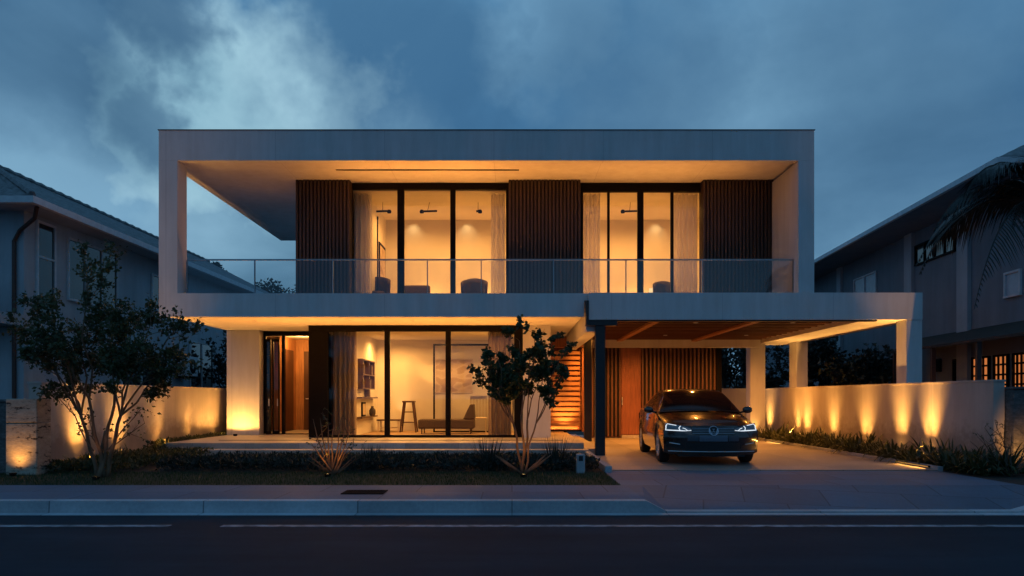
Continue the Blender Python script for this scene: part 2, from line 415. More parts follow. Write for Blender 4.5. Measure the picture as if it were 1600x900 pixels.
f = mth('ADD', mth('MULTIPLY', big, .66), mth('MULTIPLY', fine, .34))
cloud = sky_ramp(f, [(.37, (.031, .100, .210)), (.45, (.056, .172, .335)), (.53, (.086, .245, .445)), (.65, (.135, .33, .54))])
bright = sky_ramp(f, [(.30, (.10, .26, .39)), (.41, (.27, .50, .63)), (.52, (.46, .73, .84))])
def px(a, b_): return ((a - 800) / 1200, 1, (622 - b_) / 1200)
def mx_(l):
    o_ = l[0]
    for q in l[1:]: o_ = mth('MAXIMUM', o_, q)
    return o_
spot = mx_([glowspot(px(285, 165), 1.5, 9), mth('MULTIPLY', glowspot(px(385, 180), 1.5, 9), .95), mth('MULTIPLY', glowspot(px(480, 190), .5, 6), .85), mth('MULTIPLY', glowspot(px(60, 230), 3, 14), .32), mth('MULTIPLY', glowspot(px(290, 80), 1, 6), .35),
            mth('MULTIPLY', glowspot(px(870, 20), 1, 7), .20), mth('MULTIPLY', glowspot(px(1250, 300), 4, 20), .26), mth('MULTIPLY', glowspot(px(450, 400), 4, 14), .42)])
dark = mx_([mth('MULTIPLY', glowspot(px(235, 20), 2, 6.5), .95), mth('MULTIPLY', glowspot(px(215, 200), .5, 4), .8), mth('MULTIPLY', glowspot(px(640, 120), 3, 12), .75), mth('MULTIPLY', glowspot(px(960, 130), 2, 11), .5), mth('MULTIPLY', glowspot(px(1600, 90), 4, 20), .6), mth('MULTIPLY', glowspot(px(0, 0), 3, 12), .6), mth('MULTIPLY', glowspot(px(320, 50), .3, 3), .6)])
spot = mth('MULTIPLY', spot, mth('SUBTRACT', 1.0, mth('MULTIPLY', dark, .9)))
dk = N(nt, 'ShaderNodeMix', data_type='RGBA'); L.new(mth('MULTIPLY', dark, .8), dk.inputs[0]); L.new(cloud, dk.inputs[6]); dk.inputs[7].default_value = (.034, .108, .220, 1)
mx = N(nt, 'ShaderNodeMix', data_type='RGBA'); L.new(mth('MULTIPLY', spot, .95), mx.inputs[0]); L.new(dk.outputs[2], mx.inputs[6]); L.new(bright, mx.inputs[7])
# the sky texture tints the cloud deck
sk = N(nt, 'ShaderNodeMix', data_type='RGBA', blend_type='MIX'); sk.inputs[0].default_value = .94
sks = N(nt, 'ShaderNodeMix', data_type='RGBA', blend_type='MULTIPLY'); sks.inputs[0].default_value = 1; sks.inputs[7].default_value = (.012, .035, .10, 1)
L.new(sky.outputs[0], sks.inputs[6]); L.new(sks.outputs[2], sk.inputs[6]); L.new(mx.outputs[2], sk.inputs[7])
# unseen sky behind the street is dimmed to set the facade brightness
ag = N(nt, 'ShaderNodeMapRange', interpolation_type='SMOOTHSTEP'); ag.inputs[1].default_value = .45; ag.inputs[2].default_value = -.6; ag.inputs[3].default_value = 1.0; ag.inputs[4].default_value = .84
L.new(sep.outputs[1], ag.inputs[0])
vm = N(nt, 'ShaderNodeVectorMath', operation='SCALE'); L.new(sk.outputs[2], vm.inputs[0]); L.new(ag.outputs[0], vm.inputs['Scale'])
L.new(vm.outputs[0], bg.inputs[0]); bg.inputs[1].default_value = 1.0

sd = bpy.data.lights.new('sun', 'SUN'); sd.energy = .03; sd.angle = R(25); sd.color = (.62, .78, 1.0)
so = bpy.data.objects.new('sun', sd); COL.objects.link(so)
so.rotation_euler = Vector((.35, 1, -.6)).to_track_quat('-Z', 'Y').to_euler()

# ------------------------------------------------------------------ the setting
g = MB(); g.quad((-900, -900, -.2), (900, -900, -.2), (900, 1500, -.2), (-900, 1500, -.2)); struct(g.build('ground', M['soil']))
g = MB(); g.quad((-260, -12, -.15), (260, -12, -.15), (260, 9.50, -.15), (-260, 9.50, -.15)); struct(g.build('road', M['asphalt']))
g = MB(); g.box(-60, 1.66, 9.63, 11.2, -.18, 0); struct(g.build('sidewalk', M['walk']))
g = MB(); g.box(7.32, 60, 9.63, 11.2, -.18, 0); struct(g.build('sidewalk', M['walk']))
# kerb with a dropped end beside the driveway, and the gutter strip in front of it
g = MB()
n = 0
def kerb_run(mb, x0, x1, z0, z1):
    y0, y1 = 9.45, 9.63
    mb.quad((x0, y0, -.16), (x1, y0, -.16), (x1, y0 + .015, z1), (x0, y0 + .015, z0))
    mb.quad((x0, y0 + .015, z0), (x1, y0 + .015, z1), (x1, y1, z1), (x0, y1, z0), mi=1)
kerb_run(g, -60, 1.66, .002, .002); kerb_run(g, 1.66, 1.90, .002, -.123); kerb_run(g, 1.90, 6.25, -.125, -.125); kerb_run(g, 6.25, 6.7, -.125, .002); kerb_run(g, 6.7, 60, .002, .002)
struct(g.build('kerb', [M['kerb'], M['kerbtop']]))
g = MB(); g.box(-60, 60, 9.29, 9.449, -.17, -.142); struct(g.build('gutter', M['kerbtop']))
g = MB(); g.box(-40, -3.8, 8.46, 8.58, -.149, -.146); struct(g.build('road_marking', M['linepaint']))
g = MB(); g.box(-3.22, 40, 8.46, 8.58, -.149, -.146); struct(g.build('road_marking', M['linepaint']))
# crossover from the street up to the driveway
g = MB()
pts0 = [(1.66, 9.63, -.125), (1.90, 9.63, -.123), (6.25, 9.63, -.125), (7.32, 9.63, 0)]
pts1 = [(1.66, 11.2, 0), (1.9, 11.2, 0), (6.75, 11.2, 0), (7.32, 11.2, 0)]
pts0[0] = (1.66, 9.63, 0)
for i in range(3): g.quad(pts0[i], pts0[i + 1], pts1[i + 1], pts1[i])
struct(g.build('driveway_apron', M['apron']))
g = MB(); g.box(1.6, 7.46, 11.2, 13.45, -.18, -.004); struct(g.build('driveway_forecourt', M['walk']))
g = MB(); g.box(1.72, 7.46, 13.45, 26.2, -.18, .012); struct(g.build('driveway', M['drive']))
g = MB(); g.box(-60, 1.6, 11.2, 13.3, -.18, -.012); struct(g.build('lawn', M['turf']))
g = MB(); g.box(-60, 1.6, 13.3, 17.3, -.18, -.016); struct(g.build('planting_bed', M['soil']))
g = MB(); g.box(7.46, 60, 11.2, 26.2, -.18, -.016); struct(g.build('planting_bed', M['soil']))
g = MB(); g.box(-60, -7.82, 17.3, 60, -.18, -.02); struct(g.build('terrain', M['soil']))
g = MB(); g.box(-7.82, 60, 26.4, 60, -.18, -.02); struct(g.build('terrain', M['soil']))
# hills far behind
g = MB()
def hill(u, v):
    x = -500 + 1000 * u; h = 14 + 10 * mnoise.noise(Vector((x * .008, 3.1, 0))) + 4 * mnoise.noise(Vector((x * .04, 1, 0)))
    return (x, 330 + 60 * v, -1 + max(3, h) * math.sin(v * PI * .5))
g.grid(hill, 80, 4); struct(g.build('hills', M['hedge'], smooth=True))

# lawn blades (uncountable)
g = MB(); rnd = random.Random(3)
for i in range(15000):
    x = rnd.uniform(-9.5, 1.58); y = 11.22 + (13.25 - 11.22) * rnd.random()
    h = rnd.uniform(.02, .045); a = rnd.uniform(0, 2 * PI); t = rnd.uniform(0, .5)
    dx, dy = math.cos(a), math.sin(a); wd = .004
    nn = len(g.v)
    g.v += [(x - dy * wd, y + dx * wd, -.014), (x + dy * wd, y - dx * wd, -.014), (x + dx * h * t, y + dy * h * t, h)]
    g.f.append((nn, nn + 1, nn + 2)); g.m.append(0)
o = g.build('grass', M['grass']); o['kind'] = 'stuff'; o['label'] = 'short dark lawn grass behind the pavement'; o['category'] = 'grass'

# drain grate in the pavement
t = thing('drain_grate', 'black iron drain grate let into the pale pavement', 'drain grate', (-2.0, 10.4, .0))
g = MB(); g.box(-2.26, -1.70, 10.12, 10.16, .001, .012).box(-2.26, -1.70, 10.49, 10.53, .001, .012).box(-2.26, -2.22, 10.16, 10.49, .001, .012).box(-1.74, -1.70, 10.16, 10.49, .001, .012)
g.build('frame', M['grate'], t)
g = MB(); g.box(-2.22, -1.74, 10.16, 10.49, -.002, .003)
for k in range(11): g.box(-2.21 + k * .044, -2.19 + k * .044, 10.16, 10.49, .003, .010)
g.build('bars', M['grate'], t)

# ------------------------------------------------------------------ the house
H = thing('house', 'modern two-storey white house with framed balcony and warmly lit rooms', 'house', (0, 17, 0))
def X(px, Y): return (px - 800) * Y / 1200
def hb(name, mat, *a, bevel=0): return box(name, mat, *a, parent=H, bevel=bevel)

# upper frame: roof with a front lip, post, side wall
g = MB(); g.box(-7.82, 6.69, 17.0, 17.2, 6.53, 7.2).box(-7.82, 6.69, 17.2, 26, 6.60, 7.18)
g.build('roof', M['white'], H)
hb('roof_flashing', M['darkmetal'], -7.84, 6.71, 16.985, 17.22, 7.2, 7.215)
hb('post', M['white'], -7.82, -7.41, 17.0, 17.5, 3.592, 6.528)
hb('side_wall', M['white'], 6.34, 6.69, 17.0, 26, 3.592, 6.528)
g = MB(); g.box(-7.82, 1.6, 17.0, 17.2, 3.07, 3.59).box(-7.82, 1.6, 17.2, 26, 3.13, 3.588); g.box(1.6, 6.69, 17.0, 26, 3.43, 3.586)
g.build('balcony_slab', M['white'], H)
g = MB(); g.box(X(525, 17.93), X(811, 17.93), 17.90, 17.97, 6.588, 6.606); g.build('soffit_slot', M['darkmetal'], H)
# upper storey shell
hb('outer_wall', M['white'], -5.20, -5.0, 18.95, 26, 3.592, 6.598)
hb('back_wall', M['white'], -5.0, 6.338, 25.8, 26, 3.592, 6.598)
g = MB()
g.box(-5.0, 6.338, 22.2, 22.35, 3.592, 6.598)          # room back wall
g.box(-3.80, -3.65, 19.55, 22.2, 3.592, 6.598)
g.box(.35, .50, 19.1, 22.2, 3.592, 6.598)
g.box(1.25, 1.40, 19.1, 22.2, 3.592, 6.598)
g.box(5.3, 5.45, 19.5, 22.2, 3.592, 6.598)
g.build('partition', M['paint'], H)
hb('room_ceiling', M['paint'], -5.0, 6.338, 19.12, 22.2, 6.42, 6.596)
hb('room_floor', M['floorwood'], -5.0, 6.338, 19.12, 22.2, 3.59, 3.605)
YS = 18.72
def slat_panel(x0, x1, y0, y1, z0, z1, mat, pitch=.088, wd=.05, side=True, name='slat_panel'):
    o = MB().box(x0 + .01, x1 - .01, y0 + .05, y1, z0, z1).build(name, M['backing'], H)
    g = MB(); k = int((x1 - x0) / pitch); p = (x1 - x0 - wd) / k
    for i in range(k + 1): g.box(x0 + i * p, x0 + i * p + wd, y0, y0 + .048, z0 + .004, z1 - .004)
    if side:
        k = int((y1 - y0) / pitch)
        for i in range(1, k + 1):
            g.box(x0 - .004, x0 + .008, y0 + i * pitch, y0 + i * pitch + wd, z0 + .004, z1 - .004); g.box(x1 - .008, x1 + .004, y0 + i * pitch, y0 + i * pitch + wd, z0 + .004, z1 - .004)
    g.build('slats', mat, o)
    return o
for a, c in ((462, 546), (795, 907), (1099, 1209)):
    slat_panel(X(a, YS), X(c, YS), YS, 19.1, 3.594, 6.594, M['slat'])

def window(name, x0, x1, y, z0, z1, mull, fw=.07, dep=.1, head=.1, glass='glass', bot=None):
    """frame with mullions (x positions, widths) and one pane in each bay"""
    g = MB(); bt = fw if bot is None else bot
    g.box(x0, x1, y, y + dep, z1 - head, z1).box(x0, x1, y, y + dep, z0, z0 + bt)
    g.box(x0, x0 + fw, y + .002, y + dep - .002, z0 + bt, z1 - head).box(x1 - fw, x1, y + .002, y + dep - .002, z0 + bt, z1 - head)
    xs = [(x0, x0 + fw)]
    for mx_, w_ in mull:
        g.box(mx_ - w_ / 2, mx_ + w_ / 2, y + .004, y + dep - .004, z0 + bt, z1 - head); xs.append((mx_ - w_ / 2, mx_ + w_ / 2))
    xs.append((x1 - fw, x1))
    fr = g.build(name, M['darkmetal'], H, bevel=.006)
    for i in range(len(xs) - 1):
        g = MB(); yy = y + dep * (.35 + .3 * (i % 2))
        g.quad((xs[i][1] - .01, yy, z0 + bt - .01), (xs[i + 1][0] + .01, yy, z0 + bt - .01), (xs[i + 1][0] + .01, yy, z1 - head + .01), (xs[i][1] - .01, yy, z1 - head + .01))
        g.build('pane', M[glass], fr)
    return fr
YW = 19.0
window('window', X(546, YW), X(795, YW), YW, 3.61, 6.594, [(X(626, YW), .17), (X(707.5, YW), .13)], head=.16)
window('window', X(907, YW), X(1099, YW), YW, 3.61, 6.594, [(X(951, YW), .06), (X(1001, YW), .15), (X(1050.5, YW), .07)], head=.22)

# ground storey
g = MB(); g.box(-7.82, 1.62, 17.3, 26, -.1, .26); g.build('terrace', M['terrace'], H, bevel=.01)
g = MB(); g.box(-7.0, 1.70, 16.88, 17.298, -.1, .13); g.build('terrace_step', M['terrace'], H, bevel=.01)
hb('entry_step', M['terrace'], 1.621, 2.02, 17.3, 24.2, -.1, .13)
hb('garden_pier', M['white'], -7.80, -6.91, 21.0, 21.5, .262, 3.128)
YG = 19.6
gw = window('window', X(482, YG), X(817, YG), YG, .275, 3.126, [(X(512, YG) - .245, .49), (X(604.5, YG), .13), (X(700, YG), .13), (X(810, YG), .22)], head=.15, dep=.14, bot=.05)
g = MB(); g.box(X(482, YG), X(482, YG) + .12, YG + .142, 21.5, .262, 3.128); g.build('bay_side_wall', M['darkmetal'], H)
hb('garden_wall_block', M['white'], .285, .985, 19.6, 25.9, .262, 3.128)
g = MB()
g.box(-4.32, -4.15, 20.35, 23.5, .262, 3.05); g.box(-5.07, .284, 23.5, 23.65, .262, 3.05)
g.build('room_wall', M['paint'], H)
hb('room_ceiling', M['paint'], -5.06, .284, 19.76, 23.5, 3.052, 3.127)
hb('room_floor', M['floorwood'], -5.06, .284, 19.75, 23.5, .262, .272)
# corridor behind the folding doors
g = MB(); g.box(-7.80, -7.66, 21.51, 24.6, .262, 3.127); g.box(-7.66, -5.08, 24.4, 24.55, .262, 3.127); g.box(-5.19, -5.075, 21.51, 24.4, .262, 3.127)
g.box(-6.99, -6.86, 23.1, 24.4, .262, 3.127)
g.build('corridor_wall', M['corridor'], H)
d = MB().box(-6.855, -6.84, 23.25, 24.05, .27, 2.75).box(-6.6, -6.1, 24.36, 24.398, .27, 2.75).build('door', M['furnwood'], H)
MB().tube([(-6.53, 24.33, 1.25), (-6.38, 24.33, 1.25)], .015, 8).tube([(-6.53, 24.37, 1.25), (-6.53, 24.33, 1.25)], .012, 8).build('handle', M['chrome'], d)
fr = MB(); x0, x1, y = -6.905, -5.20, 21.35
fr.box(x0, x0 + .06, y, y + .1, .275, 3.0).box(x0, x1, y, y + .1, 3.0, 3.126).box(x0 + .5, x0 + .58, y + .002, y + .098, .275, 3.0).box(x0 + .06, x1, y + .01, y + .09, .262, .285)
fr = fr.build('door_frame', M['darkmetal'], H)
# leaves folded back in the opening
for k, (a, bb, yy) in enumerate(((x0 + .09, x0 + .24, 21.22), (x0 + .27, x0 + .46, 21.27))):
    g = MB(); g.box(a, a + .03, yy, yy + .05, .29, 2.9).box(bb - .03, bb, yy, yy + .05, .29, 2.9).box(a + .03, bb - .03, yy, yy + .05, .29, .36).box(a + .03, bb - .03, yy, yy + .05, 2.83, 2.9)
    o = g.build('folding_door', M['darkmetal'], H)
    MB().quad((a + .02, yy + .02, .33), (bb - .02, yy + .02, .33), (bb - .02, yy + .02, 2.86), (a + .02, yy + .02, 2.86)).build('pane', M['nglass'] if k == 0 else M['glass'], o)
    MB().tube([(bb - .04, yy - .03, 1.05), (bb - .04, yy - .03, 1.25)], .012, 8).build('handle', M['chrome'], o)
# entry recess with backlit horizontal boards
g = MB(); g.box(.99, 2.4, 23.4, 23.5, .262, 3.2); o = g.build('entry_wall', M['redwood'], H)
g = MB(); z = .42; k = 0
while z < 2.65:
    g.box(1.10, 2.06, 23.26, 23.30, z, z + .10); z += .155
g.box(1.08, 1.12, 23.30, 23.395, .3, 2.75).box(2.04, 2.1, 23.30, 23.395, .3, 2.75)
g.build('entry_boards', M['redwood_h'], o)
hb('entry_header', M['redwood'], .99, 2.4, 23.1, 23.396, 2.80, 3.126)
hb('entry_threshold', M['darkmetal'], 1.05, 2.1, 23.22, 23.39, .264, .30)
hb('entry_jamb', M['redwood'], 2.11, 2.32, 23.15, 23.39, .262, 2.79)

# balcony railing
hr = MB(); hr.box(X(292, 17.3), X(1240, 17.3), 17.28, 17.325, 4.37, 4.40)
rail = hr.build('railing', M['rail'], H)
pxs = [292, 398, 520, 668, 752, 865, 978, 1097, 1239]
for p in pxs:
    x = X(p, 17.3); MB().box(x - .012, x + .012, 17.285, 17.32, 3.592, 4.369).build('post', M['rail'], rail)
for a, c in zip(pxs[:-1], pxs[1:]):
    x0, x1 = X(a, 17.3) + .018, X(c, 17.3) - .018
    MB().quad((x0, 17.302, 3.63), (x1, 17.302, 3.63), (x1, 17.302, 4.366), (x0, 17.302, 4.366)).build('glass_panel', M['railglass'], rail)

# ------------------------------------------------------------------ carport
C = thing('carport', 'white flat-roofed carport with timber ceiling on piers beside the house', 'carport', (5, 17, 0))
def cb(name, mat, *a, bevel=0): return box(name, mat, *a, parent=C, bevel=bevel)
cb('fascia', M['white'], 1.68, 8.97, 16.78, 16.985, 2.985, 3.575)
g = MB(); g.box(1.62, 1.676, 16.75, 16.985, 2.86, 3.40).box(1.678, 2.3, 16.80, 16.985, 2.86, 2.982).box(2.302, 8.0, 16.82, 16.985, 2.955, 2.982); g.build('edge_trim', M['steel'], C)
cb('roof', M['white'], 1.64, 8.97, 16.987, 24.9, 3.20, 3.42)
g = MB(); z0 = 3.10
for k in range(50):
    y0 = 17.0 + k * .145
    if y0 > 24.05: break
    g.box(1.95, 7.80, y0, y0 + .112, z0 + .012 * (k % 3), z0 + .05)
g.build('timber_ceiling', M['plank'], C)
for xx in (3.28, 5.62): cb('ceiling_batten', M['beamwood'], xx, xx + .16, 17.0, 24.05, 3.04, 3.098)
cb('edge_beam', M['white'], 7.802, 8.97, 16.987, 24.9, 2.99, 3.198)
cb('edge_beam', M['white'], 1.64, 1.948, 16.987, 24.1, 2.74, 3.198)
cb('edge_beam', M['white'], 1.95, 7.80, 24.06, 24.29, 2.86, 3.198)
cb('pier', M['white'], 8.63, 8.97, 16.80, 17.24, 0, 2.983)
cb('pier', M['white'], 8.63, 8.97, 23.3, 23.9, 0, 2.988)
cb('pier', M['white'], 7.56, 8.03, 24.35, 24.8, .013, 2.988)
cb('steel_post', M['steel'], 1.83, 2.045, 16.83, 17.03, .0, 2.858, bevel=.008)
cb('steel_post', M['steel'], 2.10, 2.32, 22.3, 22.52, .013, 2.858 + .24, bevel=.008)
g = MB(); g.box(2.4, 6.62, 24.42, 24.6, .013, 3.198); bw = g.build('back_wall', M['redwood'], C)
def cslat(x0, x1):
    o = MB().box(x0, x1, 24.36, 24.418, .06, 2.858).build('slat_panel', M['backing'], C)
    g = MB(); k = int((x1 - x0) / .125); p = (x1 - x0 - .05) / k
    for i in range(k + 1): g.box(x0 + i * p, x0 + i * p + .05, 24.30, 24.358, .05, 2.858)
    g.build('slats', M['slat2'], o)
cslat(2.4, X(970, 24.3)); cslat(X(1003, 24.3), X(1118, 24.3))
cb('end_trim', M['darkmetal'], X(1118, 24.3) + .01, X(1127, 24.3), 24.25, 24.41, .013, 2.858)
d = MB().box(X(970, 24.3) + .02, X(1003, 24.3) - .02, 24.37, 24.415, .11, 2.856)
d = d.build('door', M['redwood'], C, bevel=.006)
MB().tube([(X(972.5, 24.3), 24.34, 1.05), (X(972.5, 24.3), 24.34, 1.30)], .014, 8).build('handle', M['chrome'], d)
cb('door_step', M['terrace'], X(970, 24.3), X(1003, 24.3), 24.1, 24.36, .013, .10)

# ------------------------------------------------------------------ boundary walls and pillars
t = thing('boundary_wall', 'long rendered boundary wall with seven uplights beside the driveway', 'wall', (8.7, 13.7, 0))
box('wall_panel', M['wallrender'], 8.60, 8.80, 13.72, 26.3, -.1, 1.56, t)
box('coping', M['wallrender'], 8.585, 8.815, 13.70, 26.3, 1.562, 1.60, t, .005)
t = thing('boundary_wall', 'rear boundary wall closing off the carport beside the slatted wall', 'wall', (7.5, 26.4, 0))
box('wall_panel', M['wallrender'], 6.66, 8.80, 26.31, 26.5, -.1, 1.56, t)
box('coping', M['wallrender'], 6.66, 8.815, 26.302, 26.52, 1.562, 1.60, t, .005)
t = thing('boundary_wall', 'rendered boundary wall with five uplights behind the multi-stemmed tree', 'wall', (-8.3, 13.5, 0))
box('wall_panel', M['wallrender'], -8.42, -8.2, 13.38, 27, -.1, 1.52, t)
box('coping', M['wallrender'], -8.435, -8.185, 13.36, 27, 1.522, 1.555, t, .005)
t = thing('stone_pillar', 'pitted pale stone gate pillar lit from its foot', 'pillar', (-8.2, 12.9, 0))
box('shaft_upper', M['stone'], -8.44, -7.92, 12.80, 13.2, .86, 1.26, t, .012)
box('shaft_lower', M['stone'], -8.44, -7.92, 12.80, 13.2, -.03, .848, t, .012)
t = thing('stone_wall', 'rough grey stone wall at the street end of the driveway wall', 'wall', (10, 13.8, 0))
box('stone_face', M['roughstone'], 8.82, 16, 13.5, 13.85, -.1, 1.42, t, .02)
box('coping', M['roughstone'], 8.80, 16, 13.47, 13.88, 1.422, 1.47, t, .015)
t = thing('stone_wall', 'dark low stone wall beyond the pitted gate pillar', 'wall', (-10, 13.2, 0))
box('stone_face', M['roughstone'], -16, -8.46, 13.1, 13.4, -.1, 1.20, t, .02)
box('coping', M['roughstone'], -16, -8.45, 13.07, 13.43, 1.202, 1.25, t, .015)
# kerbs of the planting beds
tag(MB().box(7.465, 7.56, 13.46, 24.3, -.1, .07).build('bed_edging', M['kerb'], bevel=.008), 'low pale kerb between driveway paving and strap-leaved plants', 'edging')
t = MB().prism([(1.60, 13.2), (1.72, 13.2), (1.72, 16.85), (1.60, 16.85)], -.1, .10).build('bed_edging', M['kerb'], bevel=.01); tag(t, 'grey kerb between dark steel post and lawn', 'edging')

# ------------------------------------------------------------------ lit lamps
ORD = ['first', 'second', 'third', 'fourth', 'fifth', 'sixth', 'seventh', 'eighth', 'ninth', 'tenth', 'eleventh', 'twelfth', 'thirteenth', 'fourteenth', 'fifteenth', 'sixteenth', 'seventeenth', 'eighteenth', 'nineteenth', 'twentieth', 'twenty-first', 'twenty-second', 'twenty-third', 'twenty-fourth', 'twenty-fifth', 'twenty-sixth']
def uplight(loc, target, power, label, group=None, angle=50, z=.09, color=WARM, blend=.9, radius=.02, flood=0, bar=None, fang=135):
    t = thing('ground_uplight', label, 'uplight', loc, 0, group)
    g = MB(); g.lathe([(.0, -.02), (.045, -.02), (.05, 0), (.05, z - .02), (.058, z - .015), (.058, z), (.048, z + .002), (.046, z - .008)], loc, seg=16)
    g.build('housing', M['darkmetal'], t, smooth=True, angle=35)
    g = MB(); g.lathe([(.0, z - .006), (.045, z - .006)], loc, seg=16); g.build('lens', M['led'], t)
    if bar:
        w0 = Vector((target[0] - loc[0], target[1] - loc[1], 0)).normalized(); l = Vector((loc[0], loc[1], loc[2] + z + .02))
        la = lamp('AREA', 'uplight_bar', l, bar[0], l + Vector((0, 0, 1)) + w0 * .03, t, color, size=(bar[1], .04), spread=bar[2])
        q = (Vector((0, 0, 1)) + w0 * .03).normalized(); xa = Vector((-w0.y, w0.x, 0)); ya = (-q).cross(xa) * -1
        la.rotation_euler = Matrix((xa, q.cross(xa) * -1, -q)).transposed().to_euler()
    if power: lamp('SPOT', 'uplight_lamp', (loc[0], loc[1], loc[2] + z + .03), power, target, t, color, radius, angle, blend)
    if flood: lamp('SPOT', 'uplight_flood', (loc[0], loc[1], loc[2] + z + .03), flood, target, t, color, radius, fang, 1.0 if fang < 150 else .25)
    return t
def wall_wash(wx, ys, sgn, label_fn, grp, powers):
    for i, y in enumerate(ys):
        x = wx - sgn * .18
        uplight((x, y, .0), (wx + sgn * .02, y, 1.6), 0, label_fn(i), grp, 58, blend=1.0, radius=.05, flood=powers[i] * .05, bar=(powers[i] * .17, .42, 50 if i < 2 and sgn > 0 else 66))
RY = [15.75, 16.95, 18.6, 20.5, 22.35, 23.15, 25.6]
wall_wash(8.6, RY, 1, lambda i: f'warm ground uplight at foot of driveway wall, {ORD[i]} from the street', 'uplights along the driveway wall', [150, 140, 150, 135, 120, 115, 120])
LY = [14.47, 15.95, 17.7, 19.4, 21.0]
wall_wash(-8.2, LY, -1, lambda i: f'warm ground uplight at foot of wall behind multi-stemmed tree, {ORD[i]} from the street', 'uplights along the tree-side wall', [125, 115, 125, 125, 120])
uplight((-7.38, 20.48, .262), (-7.38, 20.55, 2.6), 0, 'warm terrace uplight at the foot of the white pier', None, 62, .05, blend=1.0, radius=.05, flood=105, fang=172)
uplight((7.64, 24.22, .013), (7.64, 24.34, 1.6), 40, 'small warm uplight at the foot of the carport rear pier', None, 76, .05)
uplight((-8.2, 12.62, -.02), (-8.2, 12.80, .7), 12, 'small ground uplight in front of the pitted stone pillar', None, 90, .06, flood=8)
uplight((8.72, 13.1, -.02), (8.9, 13.5, .4), 34, 'small ground uplight beneath bare shrub by grey stone wall', None, 66, .06)
uplight((1.58, 22.72, .262), (1.58, 23.3, 1.05), 120, 'warm floor uplight below the glowing entry boards', None, 80, .03)
uplight((.19, 12.42, -.01), (.19, 13.0, 1.1), 16, 'ground spotlight at foot of round-leaved tree by the window', None, 80, .05, WARM2, flood=9)
uplight((-3.0, 12.5, -.01), (-3.0, 12.95, .8), 22, 'ground spotlight at foot of sparse fan-shaped shrub', None, 80, .05, WARM2, flood=4)
uplight((-6.5, 12.0, -.01), (-6.66, 12.45, 1.3), 7, 'ground spotlight at foot of multi-stemmed tree', None, 62, .05, WARM2)

lamp('AREA', 'entry_strip', (1.58, 23.35, .315), 8, (1.58, 23.37, 2.0), None, WARM, size=(.85, .03), spread=170)
# linear floor lights under both soffits
def cove(loc, size, power, aim, color=WARM2, spread=150):
    lamp('AREA', 'cove_strip', loc, power, tuple(a + b_ for a, b_ in zip(loc, aim)), None, color, size=size, spread=spread)
def floor_strip(x0, x1, y, z, power, spread):
    MB().box(x0, x1, y - .03, y + .03, z - .02, z + .006).build('floor_light', M['darkmetal'], H)
    lamp('AREA', 'floor_strip', ((x0 + x1) / 2, y, z + .012), power, ((x0 + x1) / 2, y + .0001, z + 2), None, WARM2, size=(x1 - x0, .03), spread=spread)
floor_strip(-4.0, .2, 17.75, 3.592, 52, 78)
floor_strip(.3, 5.4, 17.75, 3.592, 36, 78)
floor_strip(-7.0, -4.6, 17.75, 3.592, 10, 125)
floor_strip(-7.0, 1.2, 18.35, .262, 150, 100)
def downlight(loc, power, label, group, angle=110, color=WARM, blend=1.0, fixture=True):
    if fixture:
        t = thing('downlight', label, 'downlight', loc, 0, group)
        MB().lathe([(.05, .002), (.06, .0), (.062, -.008), (.048, -.012), (.042, .0)], loc, seg=16).build('trim', M['white'], t, smooth=True)
        MB().lathe([(0, -.003), (.041, -.003)], loc, seg=16).build('lens', M['led'], t)
        lamp('SPOT', 'downlight_lamp', (loc[0], loc[1], loc[2] - .04), power, (loc[0], loc[1] + .001, loc[2] - 2), t, color, .03, angle, blend)
    else:
        lamp('SPOT', 'downlight_lamp', (loc[0], loc[1], loc[2] - .04), power, (loc[0], loc[1] + .001, loc[2] - 2), None, color, .03, angle, blend)
k = 0
for x in (-6.2, -3.9, -2.4, -.8, .7):
    downlight((x, 18.5, 3.128), 70, f'round recessed downlight in the white soffit over the terrace, {ORD[k]} from the pier', 'terrace soffit downlights'); k += 1
k = 0
for x in (2.5, 4.45, 6.8):
    for y in (18.6, 22.3):
        downlight((x, y, 3.098), 430 if y > 20 else 110, f'round downlight in the carport timber ceiling, {("front" if y < 20 else "rear")} row, {ORD[k]} from steel post', 'carport ceiling downlights', 165, WARM2)
    k += 1
for y, s in ((14.25, 'street-side low light on driveway edging washing the paving'), (21.6, 'low light on driveway edging beside the carport rear pier')):
    t = thing('edging_light', s, 'edging light', (7.45, y, .05), 0, None)
    MB().box(7.428, 7.463, y - .55, y + .55, .030, .062).build('housing', M['darkmetal'], t)
    o = MB().box(7.4255, 7.4275, y - .53, y + .53, .036, .054).build('lens', M['led_dim'], t)
    lamp('AREA', 'edging_lamp', (7.42, y, .05), 6, (6.4, y, -.10), t, WARM, size=(1.0, .02), spread=120)

# rooms: ceiling lamps, and unseen low points that light the upstairs ceilings
def room_lamp(x, y, z, p, r=.06): lamp('POINT', 'room_lamp', (x, y, z), p, None, None, ROOM, r)
def room_spot(x, y, z, p): lamp('SPOT', 'room_downlight', (x, y, z), p, (x, y + .001, z - 2), None, ROOM, .05, 168, .6)
for x, y in ((-2.6, 20.7), (-.9, 20.7)): room_spot(x, y, 6.40, 165); room_lamp(x + .2, 21.7, 3.92, 34)
for x, y in ((2.4, 20.7), (4.0, 20.7)): room_spot(x, y, 6.40, 155); room_lamp(x - .4, 21.7, 3.92, 30)
for x, y in ((-2.7, 20.25), (-1.9, 21.9), (-.5, 20.8), (-3.5, 22.4)): room_spot(x, y, 3.03, 205)
room_lamp(-6.3, 22.9, 2.9, 110)
def wash_spot(x, y, z, tx, ty, tz, p): lamp('SPOT', 'wall_washer', (x, y, z), p, (tx, ty, tz), None, (1, .66, .28), .06, 95, 1.0)
